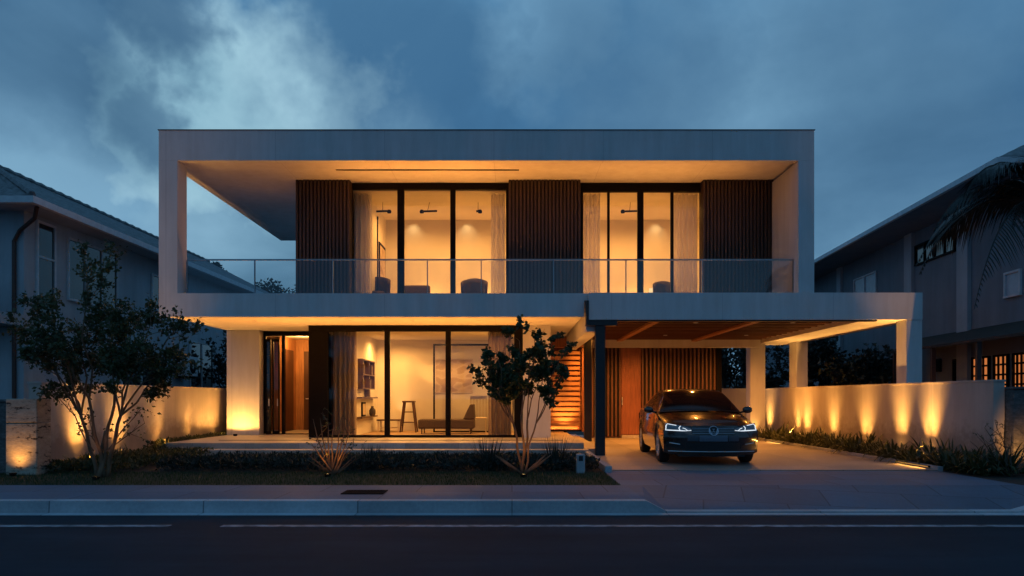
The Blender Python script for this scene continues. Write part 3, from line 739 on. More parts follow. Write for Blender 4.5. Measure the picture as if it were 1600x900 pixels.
wash_spot(-2.85, 21.95, 6.38, -2.85, 22.2, 5.9, 7); wash_spot(-1.3, 21.95, 6.38, -1.3, 22.2, 5.9, 7); wash_spot(4.15, 21.95, 6.38, 4.15, 22.2, 5.9, 7)
wash_spot(-3.85, 22.4, 2.95, -4.15, 22.4, 2.4, 12); wash_spot(-3.4, 23.25, .8, -3.3, 23.5, 1.3, 4)

# ------------------------------------------------------------------ curtains
def curtain(x0, x1, y, z0, z1, mat, label, group, folds, pinch=0.0):
    def fn(u, v):
        x = x0 + (x1 - x0) * u; s = 1 - pinch * math.sin(PI * min(1, v * 1.2)) if pinch else 1
        xx = x0 + (x - x0) * s
        a = .075 * math.sin(2 * PI * folds * u + .6 * math.sin(3 * v)) + .012 * math.sin(2 * PI * folds * 2.3 * u + 2 * v)
        return (xx, y + a, z1 + (z0 - z1) * v)
    o = MB().grid(fn, folds * 12, 14).build('curtain', mat, smooth=True); tag(o, label, 'curtain', group)
    return o
Y2 = 19.32
curtain(X(553, Y2), X(581, Y2), Y2, 3.62, 6.40, M['sheer'], 'sheer curtain at the slatted end of wide upstairs window', 'upstairs sheer curtains', 4)
curtain(X(767, Y2), X(789, Y2), Y2, 3.62, 6.40, M['sheer'], 'narrow sheer curtain at the far side of wide upstairs window', 'upstairs sheer curtains', 3)
curtain(X(911, Y2), X(938, Y2), Y2, 3.62, 6.40, M['sheer'], 'sheer curtain at the inner side of narrower upstairs window', 'upstairs sheer curtains', 4)
curtain(X(1053, Y2), X(1090, Y2), Y2, 3.62, 6.40, M['sheer'], 'broad sheer curtain in last bay of narrower upstairs window', 'upstairs sheer curtains', 5)
YC = 19.95
curtain(X(520, YC), X(557, YC), YC, .29, 3.0, M['fabric_dark'], 'brown pleated curtain beside the wall shelves', 'living room curtains', 5)
curtain(X(763, YC), X(799, YC), YC, .29, 3.0, M['fabric_dark'], 'brown pleated curtain behind the round-leaved tree', 'living room curtains', 5)

# ------------------------------------------------------------------ living room furniture
t = thing('daybed', 'long brown daybed with one raised end behind the middle panes', 'daybed', (-1.85, 21.5, .272))
MB().box(-2.60, -1.05, 21.2, 22.0, .42, .68).build('seat', M['sofa'], t, bevel=.04)
MB().extrude_y([(-1.36, .682), (-1.04, .682), (-1.06, 1.10), (-1.16, 1.10)], 21.22, 21.98).build('backrest', M['sofa'], t, bevel=.03)
for x in (-2.5, -1.15):
    for y in (21.27, 21.93): MB().tube([(x, y, .272), (x, y, .425)], [.014, .02], 8).build('leg', M['furnwood'], t)
t = thing('bar_stool', 'tall dark wooden stool with splayed legs in the living room', 'stool', (-3.0, 22.5, .272))
MB().box(-3.20, -2.84, 22.34, 22.66, 1.14, 1.19).build('seat', M['furnwood'], t, bevel=.012)
for sx in (-1, 1):
    for sy in (-1, 1):
        MB().tube([(-3.02 + sx * .23, 22.5 + sy * .2, .272), (-3.02 + sx * .13, 22.5 + sy * .12, 1.14)], [.022, .03], 8).build('leg', M['furnwood'], t)
for z, e in ((.55, .20), (.85, .165)):
    MB().box(-3.02 - e, -3.02 + e, 22.36, 22.39, z, z + .03).build('stretcher', M['furnwood'], t)
def slat_chair(name, label, x, y, z, mat, w_=.46, back=.62, seat=.44):
    t = thing(name, label, 'chair', (x, y, z))
    MB().box(x - w_/2, x + w_/2, y - .23, y + .23, z + seat - .04, z + seat).build('seat', mat, t, bevel=.015)
    g = MB(); g.box(x - w_/2, x + w_/2, y + .20, y + .23, z + seat + back - .09, z + seat + back)
    for i in range(6): g.box(x - w_/2 + .01 + i * (w_ - .05) / 5, x - w_/2 + .04 + i * (w_ - .05) / 5, y + .205, y + .228, z + seat + .005, z + seat + back - .09)
    g.build('backrest', mat, t)
    for sx in (-1, 1):
        for sy in (-1, 1): MB().tube([(x + sx * (w_/2 - .02), y + sy * .2, z), (x + sx * (w_/2 - .035), y + sy * .19, z + seat - .04)], [.013, .018], 8).build('leg', mat, t)
slat_chair('dining_chair', 'cream slat-backed chair between daybed and brown curtain', -.98, 22.3, .272, M['cream'], .5, .62)
t = thing('coffee_table', 'low pale side table near the wall shelves', 'table', (-3.6, 22.8, .272))
MB().box(-3.98, -3.30, 22.55, 23.1, .60, .64).build('tabletop', M['furnwood'], t, bevel=.008)
for x in (-3.93, -3.35):
    for y in (22.6, 23.05): MB().box(x - .02, x + .02, y - .02, y + .02, .272, .599).build('leg', M['cream'], t)
MB().box(-3.9, -3.38, 22.62, 23.03, .38, .40).build('shelf', M['cream'], t)
t = thing('glazed_divider', 'slim black framed glass divider standing behind the daybed', 'divider', (-1.4, 22.45, .272))
MB().box(-2.30, -2.25, 22.40, 22.45, .274, 2.85).box(-2.25, -.50, 22.40, 22.45, 2.80, 2.85).box(-2.25, -.50, 22.402, 22.448, .274, .31).box(-.55, -.50, 22.401, 22.449, .31, 2.80).build('frame', M['darkmetal'], t)
MB().quad((-2.25, 22.425, .31), (-.55, 22.425, .31), (-.55, 22.425, 2.80), (-2.25, 22.425, 2.80)).build('pane', M['glass'], t)
t = thing('framed_print', 'large muted abstract print on the living room back wall', 'picture', (-1.75, 23.48, 1.9))
MB().box(-2.36, -1.20, 23.46, 23.495, 1.42, 2.46).build('frame', M['cream'], t, bevel=.006)
MB().quad((-2.33, 23.457, 1.45), (-1.23, 23.457, 1.45), (-1.23, 23.457, 2.43), (-2.33, 23.457, 2.43)).build('print', M['art'], t)
# shelves on the side wall
t = thing('wall_shelf', 'black framed two-by-two shelf unit on the side wall', 'shelf', (-4.1, 21.5, 1.9))
x0, x1 = -4.138, -4.0
g = MB()
for z in (1.52, 1.90, 2.30): g.box(x0, x1, 20.6, 22.4, z, z + .03)
for y in (20.6, 21.5, 22.37): g.box(x0 + .002, x1 - .002, y, y + .03, 1.55, 2.30)
g.build('frame', M['furnwood'], t)
MB().box(-4.149, -4.14, 20.6, 22.4, 1.52, 2.33).build('back_panel', M['cream'], t)
for k, z in enumerate((1.26, .72)):
    o = MB().box(x0, x1, 20.5, 22.9, z, z + .04).build('ledge', M['furnwood'])
    tag(o, ('upper', 'lower')[k] + ' dark wooden ledge below the black shelf unit', 'ledge')
rb = random.Random(5)
for y, z, h, s in ((20.9, 1.933, .26, 'upper near'), (22.1, 1.933, .30, 'upper far'), (20.85, 1.553, .22, 'lower near'), (21.85, 1.553, .27, 'lower far'), (21.7, 1.302, .2, 'upper ledge')):
    th = thing('book_stack', f'row of dark books standing on the {s} {"compartment of the shelf unit" if "ledge" not in s else "below the shelf unit"}', 'books', (-4.0, y, z))
    yy = y - .16
    for i in range(4):
        w_ = rb.uniform(.035, .07); hh = h * rb.uniform(.75, 1)
        MB().box(-4.13, -4.01, yy, yy + w_ - .004, z, z + hh).build('book', M['book'], th); yy += w_
MB_v = MB().lathe([(0, 0), (.07, 0), (.09, .06), (.09, .16), (.04, .24), (.045, .28), (.03, .28)], (-4.0, 22.0, .762), seg=20).build('vase', M['vase'], smooth=True)
tag(MB_v, 'dark round vase on the lower wall ledge', 'vase')
t = thing('framed_print', 'small dark framed print leaning on the lower wall ledge', 'picture', (-4.12, 21.35, .762))
MB().box(-4.14, -4.11, 21.1, 21.6, .762, 1.16).build('frame', M['darkmetal'], t)
MB().box(-4.109, -4.105, 21.15, 21.55, .81, 1.11).build('print', M['art'], t)

# ------------------------------------------------------------------ upstairs furniture
ZF = 3.606
def tub_chair(label, x, y, w_, h, mat):
    t = thing('armchair', label, 'armchair', (x, y, ZF))
    def fn(u, v):
        a = PI * (-.08 + 1.16 * u); rr = w_ / 2 * (1.0 + .10 * v)
        hh = .18 + (h - .18) * v * (.72 + .28 * math.sin(PI * u))
        return (x + rr * math.cos(a), y + rr * .9 * math.sin(a), ZF + hh)
    o = MB().grid(fn, 24, 6).build('backrest', mat, t, smooth=True); s = o.modifiers.new('thick', 'SOLIDIFY'); s.thickness = .07
    MB().lathe([(0, .18), (w_ / 2 - .03, .18), (w_ / 2 - .02, .40), (w_ / 2 - .06, .46), (0, .47)], (x, y, ZF), seg=24).build('seat', mat, t, smooth=True, angle=40)
    for a in (45, 135, 225, 315): MB().tube([(x + w_ * .36 * math.cos(R(a)), y + w_ * .36 * math.sin(R(a)), ZF), (x + w_ * .33 * math.cos(R(a)), y + w_ * .33 * math.sin(R(a)), ZF + .19)], [.012, .018], 8).build('leg', M['furnwood'], t)
    return t
tub_chair('dark tub armchair beside the sheer curtain in the wide upstairs window', X(588, 20.2), 20.2, .56, .90, M['chairdark'])
tub_chair('dark tub armchair behind last pane of the wide upstairs window', X(741, 20.6), 20.6, .54, .92, M['chairdark'])
tub_chair('dark rounded armchair in the narrower upstairs window', X(1038, 20.6), 20.6, .44, .84, M['chairdark'])
t = thing('upholstered_bench', 'low brown upholstered bench behind the middle upstairs pane', 'bench', (-2.4, 21.0, ZF))
MB().box(-3.0, -1.95, 20.8, 21.5, ZF + .16, ZF + .46).build('seat', M['sofa'], t, bevel=.04)
MB().box(-3.0, -2.28, 21.3, 21.5, ZF + .462, ZF + .80).build('backrest', M['sofa'], t, bevel=.05)
for x in (-2.93, -2.02):
    for y in (20.87, 21.43): MB().box(x - .02, x + .02, y - .02, y + .02, ZF, ZF + .159).build('leg', M['furnwood'], t)
t = thing('framed_print', 'tall dark framed print on the upstairs side wall', 'picture', (-3.64, 21.6, 4.8))
MB().box(-3.648, -3.62, 21.0, 22.0, 4.35, 5.55).build('frame', M['darkmetal'], t)
MB().box(-3.619, -3.616, 21.08, 21.92, 4.43, 5.47).build('print', M['art'], t)
t = thing('floor_lamp', 'slender dark floor lamp pole near the upstairs side wall', 'floor lamp', (X(590, 20.1), 20.1, ZF))
xx = X(590, 20.1)
MB().lathe([(0, 0), (.13, 0), (.13, .02), (.02, .03), (0, .03)], (xx, 20.1, ZF), seg=20).build('base', M['darkmetal'], t)
MB().tube([(xx, 20.1, ZF + .03), (xx, 20.1, 6.0)], .018, 8).build('pole', M['darkmetal'], t)
MB().lathe([(.018, 5.94), (.026, 5.95), (.026, 6.02), (.0, 6.03)], (xx, 20.1, 0), seg=16).build('lamp_head', M['darkmetal'], t)
def pendant(px, y, L_, tilt, label):
    x = X(px, y); z = 6.18
    t = thing('pendant_light', label, 'pendant light', (x, y, 6.42), 0, 'upstairs pendant lights')
    MB().tube([(x, y, 6.42), (x + tilt, y, z)], .007, 6).build('rod', M['darkmetal'], t)
    MB().tube([(x - L_ / 2, y, z), (x + L_ / 2, y, z + .01)], .026, 10).build('bar', M['darkmetal'], t)
    MB().lathe([(0, -.05), (.05, -.045), (.06, 0), (.04, .04), (0, .05)], (x + (L_ / 2 if tilt >= 0 else -L_ / 2), y, z), seg=14).build('lamp_head', M['darkmetal'], t, smooth=True)
pendant(598, 20.2, .34, .0, 'dark bar pendant lamp nearest the floor lamp')
pendant(671, 20.2, .40, -.05, 'dark bar pendant lamp in the middle pane of wide window')
pendant(747, 20.2, .10, .0, 'short dark pendant lamp in last pane of wide window')
pendant(985, 20.2, .40, -.02, 'dark bar pendant lamp in narrower upstairs window')
t = thing('table_lamp', 'small glowing cream table lamp in the narrower upstairs window', 'table lamp', (X(1020, 21.4), 21.4, ZF))
x = X(1020, 21.4)
MB().lathe([(0, 0), (.16, 0), (.16, .03), (.03, .05), (.03, .42), (.0, .42)], (x, 21.4, ZF), seg=18).build('base', M['cream'], t)
MB().lathe([(.14, .42), (.10, .72), (.09, .72), (.13, .42)], (x, 21.4, ZF), seg=20).build('lamp_shade', glow('lamp_shade', (1, .66, .3), 1.3), t, smooth=True)

# ------------------------------------------------------------------ trees and plants
def path(p0, p1, n, wob, rn, sag=0.0):
    p0, p1 = Vector(p0), Vector(p1); L_ = (p1 - p0).length; out = []
    s1, s2, s3 = rn.uniform(0, 50), rn.uniform(0, 50), rn.uniform(0, 50)
    for i in range(n + 1):
        t = i / n; p = p0.lerp(p1, t); e = math.sin(PI * t) * .6 + t * .4
        if i: p += Vector((mnoise.noise((t * 2.4, s1, 0)), mnoise.noise((t * 2.4, s2, 3)), mnoise.noise((t * 2.4, s3, 7)) * .5)) * wob * L_ * e
        p.z -= sag * L_ * t * (1 - t) * 2
        out.append(p)
    return out
def rdir(rn):
    while True:
        v = Vector((rn.uniform(-1, 1), rn.uniform(-1, 1), rn.uniform(-1, 1)))
        if .05 < v.length < 1: return v.normalized()
def grow(wd, lf, p0, p1, r0, r1, lev, rn, cfg):
    pts = path(p0, p1, 7 if lev > 1 else 5, cfg['wob'], rn)
    k = len(pts) - 1
    wd.tube(pts, [r0 + (r1 - r0) * i / k for i in range(k + 1)], 7 if lev > 1 else 5, cap=False)
    L_ = (pts[-1] - pts[0]).length; d = (pts[-1] - pts[0]).normalized()
    if lev == 0:
        n = int(cfg['leaves'] * rn.uniform(.6, 1.4))
        for i in range(n):
            t = rn.uniform(.25, 1.08); q = pts[min(k, int(t * k))]
            c = q + rdir(rn) * rn.uniform(0, cfg['spread'])
            ld = (rdir(rn) + d * .7 + Vector((0, 0, cfg.get('lift', .1)))).normalized()
            s = rn.uniform(.45, 1.4)
            lf.leaf(c, ld, rdir(rn), cfg['L'] * s, cfg['W'] * s, .12)
        return
    nb = cfg['nb'][lev]
    for i in range(nb):
        t = .38 + .62 * (i + rn.random() * .8) / nb if i < nb - 1 else 1.0
        q = pts[min(k, int(round(t * k)))]
        dd = (d * cfg['fwd'] + rdir(rn) * cfg['rnd'] + Vector((0, 0, cfg['up']))).normalized()
        l2 = L_ * cfg['ratio'] * rn.uniform(.7, 1.2)
        rr = (r0 + (r1 - r0) * t) * .68
        grow(wd, lf, q, q + dd * l2, rr, rr * .5, lev - 1, rn, cfg)
def tree(name, label, cat, base, tips, r, cfg, lmat, bmat, seed, lev=2, group=None, extra=None):
    rn = random.Random(seed); t = thing(name, label, cat, base, 0, group); wd, lf = MB(), MB(); b_ = Vector(base)
    forks = cfg.get('forks')
    if forks:
        fk = []
        for f_ in forks:
            st = b_ + Vector((rn.uniform(-1, 1) * cfg['foot'], rn.uniform(-1, 1) * cfg['foot'], -.03)); fp = b_ + Vector(f_); rs = r * rn.uniform(.9, 1.2)
            pts = path(st, fp, 7, .09, rn); wd.tube(pts, [rs * (1.15 - .4 * k / 7) for k in range(8)], 8); fk.append((pts[-1], rs * .72))
        for tip in tips:
            tp = b_ + Vector(tip); fp, rs = min(fk, key=lambda q: (Vector((q[0].x - tp.x, q[0].y - tp.y, (q[0].z - tp.z) * .3))).length)
            grow(wd, lf, fp, tp, rs * .8, rs * .35, lev, rn, cfg)
        tips = []
    for tip in tips:
        st = b_ + Vector((rn.uniform(-1, 1) * cfg['foot'], rn.uniform(-1, 1) * cfg['foot'], -.03))
        rs = r * rn.uniform(.75, 1.15)
        grow(wd, lf, st, b_ + Vector(tip), rs, rs * .45, lev, rn, cfg)
    if extra: extra(wd, lf, b_, rn)
    wd.build('trunk', bmat, t, smooth=True); lf.build('crown', lmat, t)
    return t
cfgL = dict(forks=[(-.36, .1, 1.0), (-.10, -.15, 1.25), (.12, .2, 1.15), (.38, -.1, 1.0), (.05, .1, .75)], wob=.13, leaves=38, spread=.13, L=.066, W=.040, nb={2: 6, 1: 5}, fwd=.7, rnd=.85, up=.12, ratio=.34, foot=.09, lift=.25)
tips = [(-.95, .1, 2.0), (-.68, -.2, 2.75), (-.36, .25, 3.15), (-.05, -.25, 3.0), (.42, .3, 2.55), (.85, -.1, 2.5), (1.02, .15, 2.25), (-1.05, -.1, 2.35), (.65, -.45, 1.9), (-.75, .45, 1.75), (-.1, .5, 2.3), (.25, -.2, 2.2), (-.45, -.5, 2.15), (.9, .35, 1.75)]
def low(wd, lf, b_, rn):
    for e in ((-.62, -.1, 1.28), (.78, -.15, .88), (.55, .25, 1.1), (-.35, .3, .95)):
        grow(wd, lf, b_ + Vector((e[0] * .15, e[1] * .2, .42)), b_ + Vector(e), .012, .005, 1, rn, dict(cfgL, leaves=9, nb={1: 4}))
tree('multi_stem_tree', 'dark multi-stemmed tree with open leafy crown on the lawn by the gate pillar', 'tree', (-6.66, 12.42, -.01), tips, .027, cfgL, M['leafwarm'], M['bark'], 21, 2, None, low)
cfgC = dict(forks=[(-.16, .05, .85), (-.03, -.08, 1.0), (.08, .1, .9), (.20, -.05, .85)], wob=.10, leaves=24, spread=.07, L=.072, W=.056, nb={2: 5, 1: 4}, fwd=.75, rnd=.85, up=.15, ratio=.27, foot=.035, lift=.3)
tipsC = [(-.70, .1, 1.72), (-.58, -.1, 1.58), (-.45, -.15, 1.92), (-.2, .2, 1.85), (-.05, -.1, 2.22), (.2, .15, 2.36), (.4, -.15, 2.12), (.62, .1, 1.98), (.66, -.2, 1.66), (.3, .25, 1.72), (-.32, .1, 1.52), (.12, -.2, 1.95)]
def fanleaves(wd, lf, b_, rn):
    for dx, dz in ((-.47, .33), (.46, .33), (-.40, .30), (.40, .36)):
        wd.tube([b_ + Vector((dx * .03, -.03, 0)), b_ + Vector((dx * .5, -.06, dz * .45)), b_ + Vector((dx, -.08, dz))], [.022, .03, .008], 6)
tree('round_leaved_tree', 'small tree with bare lower stems and round dark leaves in front of the living room', 'tree', (.19, 12.92, -.01), tipsC, .019, cfgC, M['leafdark'], M['bark'], 11, 2, None, fanleaves)
# fan-shaped shrub
rn = random.Random(31); t = thing('fan_shrub', 'sparse fan-shaped shrub with golden stems on the lawn', 'shrub', (-3.0, 12.85, -.01)); wd, lf = MB(), MB()
for i in range(15):
    a = R(-62 + 124 * (i + rn.uniform(-.3, .3)) / 14); L_ = rn.uniform(.55, .75) if abs(a) > .6 else rn.uniform(.8, 1.05)
    tip = Vector((-3.0 + math.sin(a) * L_ * .8, 12.85 + rn.uniform(-.25, .25), math.cos(a) * L_))
    pts = path((-3.0 + rn.uniform(-.04, .04), 12.85, -.02), tip, 6, .06, rn); wd.tube(pts, [.018, .017, .015, .012, .009, .006, .003], 5)
    for k in range(3):
        q = pts[rn.randint(3, 6)]; e = q + Vector((rn.uniform(-.22, .22), rn.uniform(-.15, .15), rn.uniform(.0, .2)))
        wd.tube([q, e], [.004, .002], 4)
        for j in range(5): lf.leaf(q.lerp(e, rn.random()), rdir(rn), rdir(rn), .05, .022)
wd.build('stems', M['bark'], t, smooth=True); lf.build('leaves', M['leafdark'], t)
# bare shrub by the stone wall
rn = random.Random(8); t = thing('bare_shrub', 'bare branching shrub lit from below by the grey stone wall', 'shrub', (8.15, 12.55, -.01)); wd, lf = MB(), MB()
for i in range(9):
    a = R(-50 + 100 * i / 8 + rn.uniform(-6, 6)); L_ = rn.uniform(.65, .95)
    pts = path((8.15, 12.55, -.03), (8.15 + math.sin(a) * L_, 12.55 + rn.uniform(-.2, .2), math.cos(a) * L_), 6, .14, rn); wd.tube(pts, [.012, .011, .009, .008, .006, .005, .003], 5)
    for k in range(4):
        q = pts[rn.randint(2, 5)]; e = q + Vector((rn.uniform(-.28, .28), rn.uniform(-.15, .15), rn.uniform(.02, .25))); wd.tube(path(q, e, 3, .1, rn), [.005, .004, .003, .002], 4)
        for j in range(3): lf.leaf(e, rdir(rn), rdir(rn), .05, .02)
wd.build('stems', M['barkdark'], t, smooth=True); lf.build('leaves', M['leafwarm'], t)
# dark tall tufts in the low planting
def tuft_mesh(seed, n, L0, L1, W, droop, spr, upr=.9):
    rn = random.Random(seed); g = MB()
    for i in range(n):
        a = rn.uniform(0, 2 * PI); rr = spr * math.sqrt(rn.random()); lean = rn.uniform(.1, 1.0)
        g.blade((rr * math.cos(a), rr * math.sin(a), -.01), (math.cos(a) * lean, math.sin(a) * lean, upr), rn.uniform(L0, L1), W * rn.uniform(.7, 1.3), droop * rn.uniform(.5, 1.4), 5)
    return g
for (x, y), s, lb in (((-.42, 13.6), 1, 'tall dark grass tuft in the low planting, beside round-leaved tree'), ((.78, 13.7), 2, 'tall dark grass tuft in the low planting, beside the grey bollard'), ((-2.55, 13.9), 3, 'dark grass tuft in the low planting behind the fan-shaped shrub')):
    o = tuft_mesh(s + 40, 90, .45, .75 if s < 3 else .5, .012, .12, .16, 2.2).build('grass_tuft', M['hedge']); o.location = (x, y, 0); tag(o, lb, 'grass tuft')
# strap-leaved clumps along the driveway wall
meshes = [tuft_mesh(60 + i, 74, .42, .80, .048, .55, .14, .85) for i in range(5)]
protos = []
rn = random.Random(77)
def clump(i, x, y, s, label, group):
    if i % 5 >= len(protos):
        o = meshes[i % 5].build('strap_leaved_plant', M['fern']); protos.append(o)
    else:
        o = protos[i % 5].copy(); COL.objects.link(o)
    o.location = (x, y, 0); o.rotation_euler = (0, 0, rn.uniform(0, 6.28)); o.scale = (s, s, s * rn.uniform(.85, 1.1)); tag(o, label, 'plant', group)
y = 12.75; i = 0
while y < 24.2 and i < 24:
    clump(i, 7.74 + rn.uniform(-.06, .10), y, rn.uniform(.85, 1.15), f'strap-leaved plant in the row along the driveway paving, {ORD[i]} from the street', 'strap-leaved plants along the driveway'); i += 1
    y += rn.uniform(.40, .58)
y = 12.9; j = 0
while y < 24 and j < 20:
    if min(abs(y - q) for q in RY) > .30:
        clump(i, 8.22 + rn.uniform(-.1, .08), y, rn.uniform(.95, 1.25), f'strap-leaved plant in the row against the driveway wall, {ORD[j]} from the street', 'strap-leaved plants against the driveway wall'); i += 1; j += 1
    y += rn.uniform(.42, .62)
y = 13.55; j = 0
while y < 17.3:
    if min(abs(y - q) for q in LY) > .28:
        clump(i, -7.75 + rn.uniform(-.15, .15), y, rn.uniform(.65, .9), f'strap-leaved plant against the wall behind multi-stemmed tree, {ORD[j]} from the street', 'strap-leaved plants on the tree side'); i += 1; j += 1
    y += rn.uniform(.42, .6)
# low planting in front of the terrace (uncountable)
g = MB(); rn = random.Random(13)
def plant_mass(g, n, xr, yr, zf, L_, W_):
    for i in range(n):
        x = rn.uniform(*xr); y = rn.uniform(*yr); zt = zf(x, y); z = zt * rn.random() ** .5
        d = (rdir(rn) + Vector((0, -.2, .9))).normalized(); s = rn.uniform(.6, 1.3)
        g.leaf((x, y, z - .02), d, rdir(rn), L_ * s, W_ * s, .1)
hz = lambda x, y: (.17 if y < 14.6 else .11) + .06 * mnoise.noise(Vector((x * 2.3, y * 2.3, 0))) + .05 * mnoise.noise(Vector((x * 9, y * 9, 4))) - max(0, (y - 14.6)) * .02
plant_mass(g, 15000, (-6.25, 1.52), (13.32, 14.6), hz, .085, .030)
plant_mass(g, 9000, (-6.25, 1.52), (14.6, 16.75), hz, .085, .030)
o = g.build('low_planting', M['hedge']); o['kind'] = 'stuff'; o['label'] = 'dense dark low planting in front of the terrace'; o['category'] = 'ground cover'
g = MB(); plant_mass(g, 6500, (-8.15, -6.6), (13.0, 17.2), lambda x, y: .16 + .10 * mnoise.noise(Vector((x * 2.3, y * 2.3, 9))), .08, .034); plant_mass(g, 2500, (-8.15, -7.85), (17.2, 22), lambda x, y: .30, .10, .04)
plant_mass(g, 3000, (7.58, 8.5), (12.3, 24.5), lambda x, y: .14, .09, .035)
o = g.build('ground_cover', M['fern']); o['kind'] = 'stuff'; o['label'] = 'leafy ground cover filling the beds along both walls'; o['category'] = 'ground cover'

# palm
def palm(label, base, top, n, L_, seed):
    rn = random.Random(seed); t = thing('palm_tree', label, 'palm', base)
    pts = path(base, top, 10, .03, rn); MB().tube(pts, [.17 - .006 * i for i in range(11)], 12).build('trunk', M['barkdark'], t, smooth=True)
    c = Vector(top)
    for i in range(n):
        az = 2 * PI * i / n + rn.uniform(-.2, .2); el = R(rn.choice((66, 40, 20, 4, 54)) + rn.uniform(-8, 8)); ll = L_ * rn.uniform(.85, 1.1)
        h = Vector((math.cos(az), math.sin(az), 0)); g = MB(); P_ = []
        for k in range(17):
            s = k / 16; P_.append(c + (h * math.cos(el) + Vector((0, 0, math.sin(el)))) * ll * s * (1 - .18 * s) - Vector((0, 0, 1)) * ll * (.42 + .28 * math.cos(el)) * s ** 2.2)
        g.tube(P_, [.028 - .0015 * k for k in range(17)], 5)
        for k in range(2, 17):
            tdir = (P_[k] - P_[k - 1]).normalized(); sd_ = tdir.cross(Vector((0, 0, 1)))
            if sd_.length < .05: sd_ = h.cross(Vector((0, 0, 1)))
            sd_.normalize()
            for q in range(3):
                pp = P_[k - 1].lerp(P_[k], q / 3)
                for s in (-1, 1):
                    ln = ll * .27 * math.sin(PI * min(1, (k + q / 3) / 18 + .16)) * rn.uniform(.8, 1.1) + .06
                    d = (sd_ * s * .85 + tdir * .75 + Vector((0, 0, -.22 + rn.uniform(-.15, .1)))).normalized()
                    g.blade(pp, d, ln, .034, .40, 3)
        g.build('frond', M['palm'], t)
    return t
palm('dark palm with drooping fronds hanging in front of the sloping-eaved house', (9.5, 12.75, -.1), (8.72, 12.6, 4.5), 22, 2.5, 4)

# trees behind the houses
cfgB = dict(wob=.12, leaves=26, spread=.28, L=.17, W=.10, nb={2: 5, 1: 5}, fwd=.7, rnd=.9, up=.15, ratio=.5, foot=.15, lift=.1)
def bgtree(x, y, h, wdt, label, seed, name='background_tree', grp=None, lm='hedge'):
    rn = random.Random(seed)
    tp = [(rn.uniform(-1, 1) * wdt * .5, rn.uniform(-1, 1) * wdt * .5, h * rn.uniform(.5, .85)) for _ in range(6)]
    tree(name, label, 'tree', (x, y, -.05), tp, .10, cfgB, M[lm], M['barkdark'], seed, 2, grp)
def dense_tree(x, y, h, wd_, label, seed):
    rn = random.Random(seed); t = thing('background_tree', label, 'tree', (x, y, -.05)); wd, lf = MB(), MB()
    top = Vector((x, y, h * .8)); wd.tube(path((x, y, -.1), top, 6, .05, rn), [.2, .18, .16, .14, .12, .09, .05], 8)
    for i in range(16):
        a = rn.uniform(0, 2 * PI); rr = wd_ * math.sqrt(rn.random()) * .8; c = Vector((x + rr * math.cos(a), y + rr * math.sin(a), h * rn.uniform(.62, .93) - rr * .25)); r = wd_ * rn.uniform(.22, .42)
        wd.tube([top - Vector((0, 0, rn.uniform(.5, 1.5))), c], [.05, .02], 5)
        for k in range(330):
            d = rdir(rn); q = c + Vector((d.x, d.y, d.z * .75)) * r * rn.random() ** .35
            lf.leaf(q, (d + rdir(rn) * .8).normalized(), rdir(rn), .20 * rn.uniform(.6, 1.3), .11, .1)
    wd.build('trunk', M['barkdark'], t, smooth=True); lf.build('crown', M['hedge'], t)
dense_tree(-16.9, 43, 9.6, 1.7, 'dark tree showing above the neighbouring ridge behind the balcony post', 101)
dense_tree(-13.4, 44.5, 8.6, 2.3, 'dark tree showing through the balcony opening beside the slatted panel', 102)
bgtree(-10.2, 30.5, 3.4, 2.4, 'dark garden tree behind the tree-side boundary wall', 103)
bgtree(8.4, 29.5, 3.6, 2.2, 'dark garden tree seen between the carport rear piers', 104)
bgtree(10.7, 27.3, 3.4, 2.4, 'dark garden tree seen through the carport side opening', 105)
bgtree(12.6, 16.9, 3.1, 1.2, 'dark garden tree in front of the lit lattice windows', 106)
bgtree(10.6, 22.8, 2.2, .7, 'dark bushy garden tree behind the driveway wall beside front pier', 107)

# small bollard in the planting
t = thing('garden_bollard', 'short grey bollard with dark display at the end of the planting', 'bollard', (1.17, 13.15, -.012))
MB().box(1.10, 1.245, 13.08, 13.22, -.02, .315).build('body', M['bollard'], t, bevel=.015)
MB().box(1.137, 1.208, 13.072, 13.081, .20, .285).build('display', M['screen'], t)

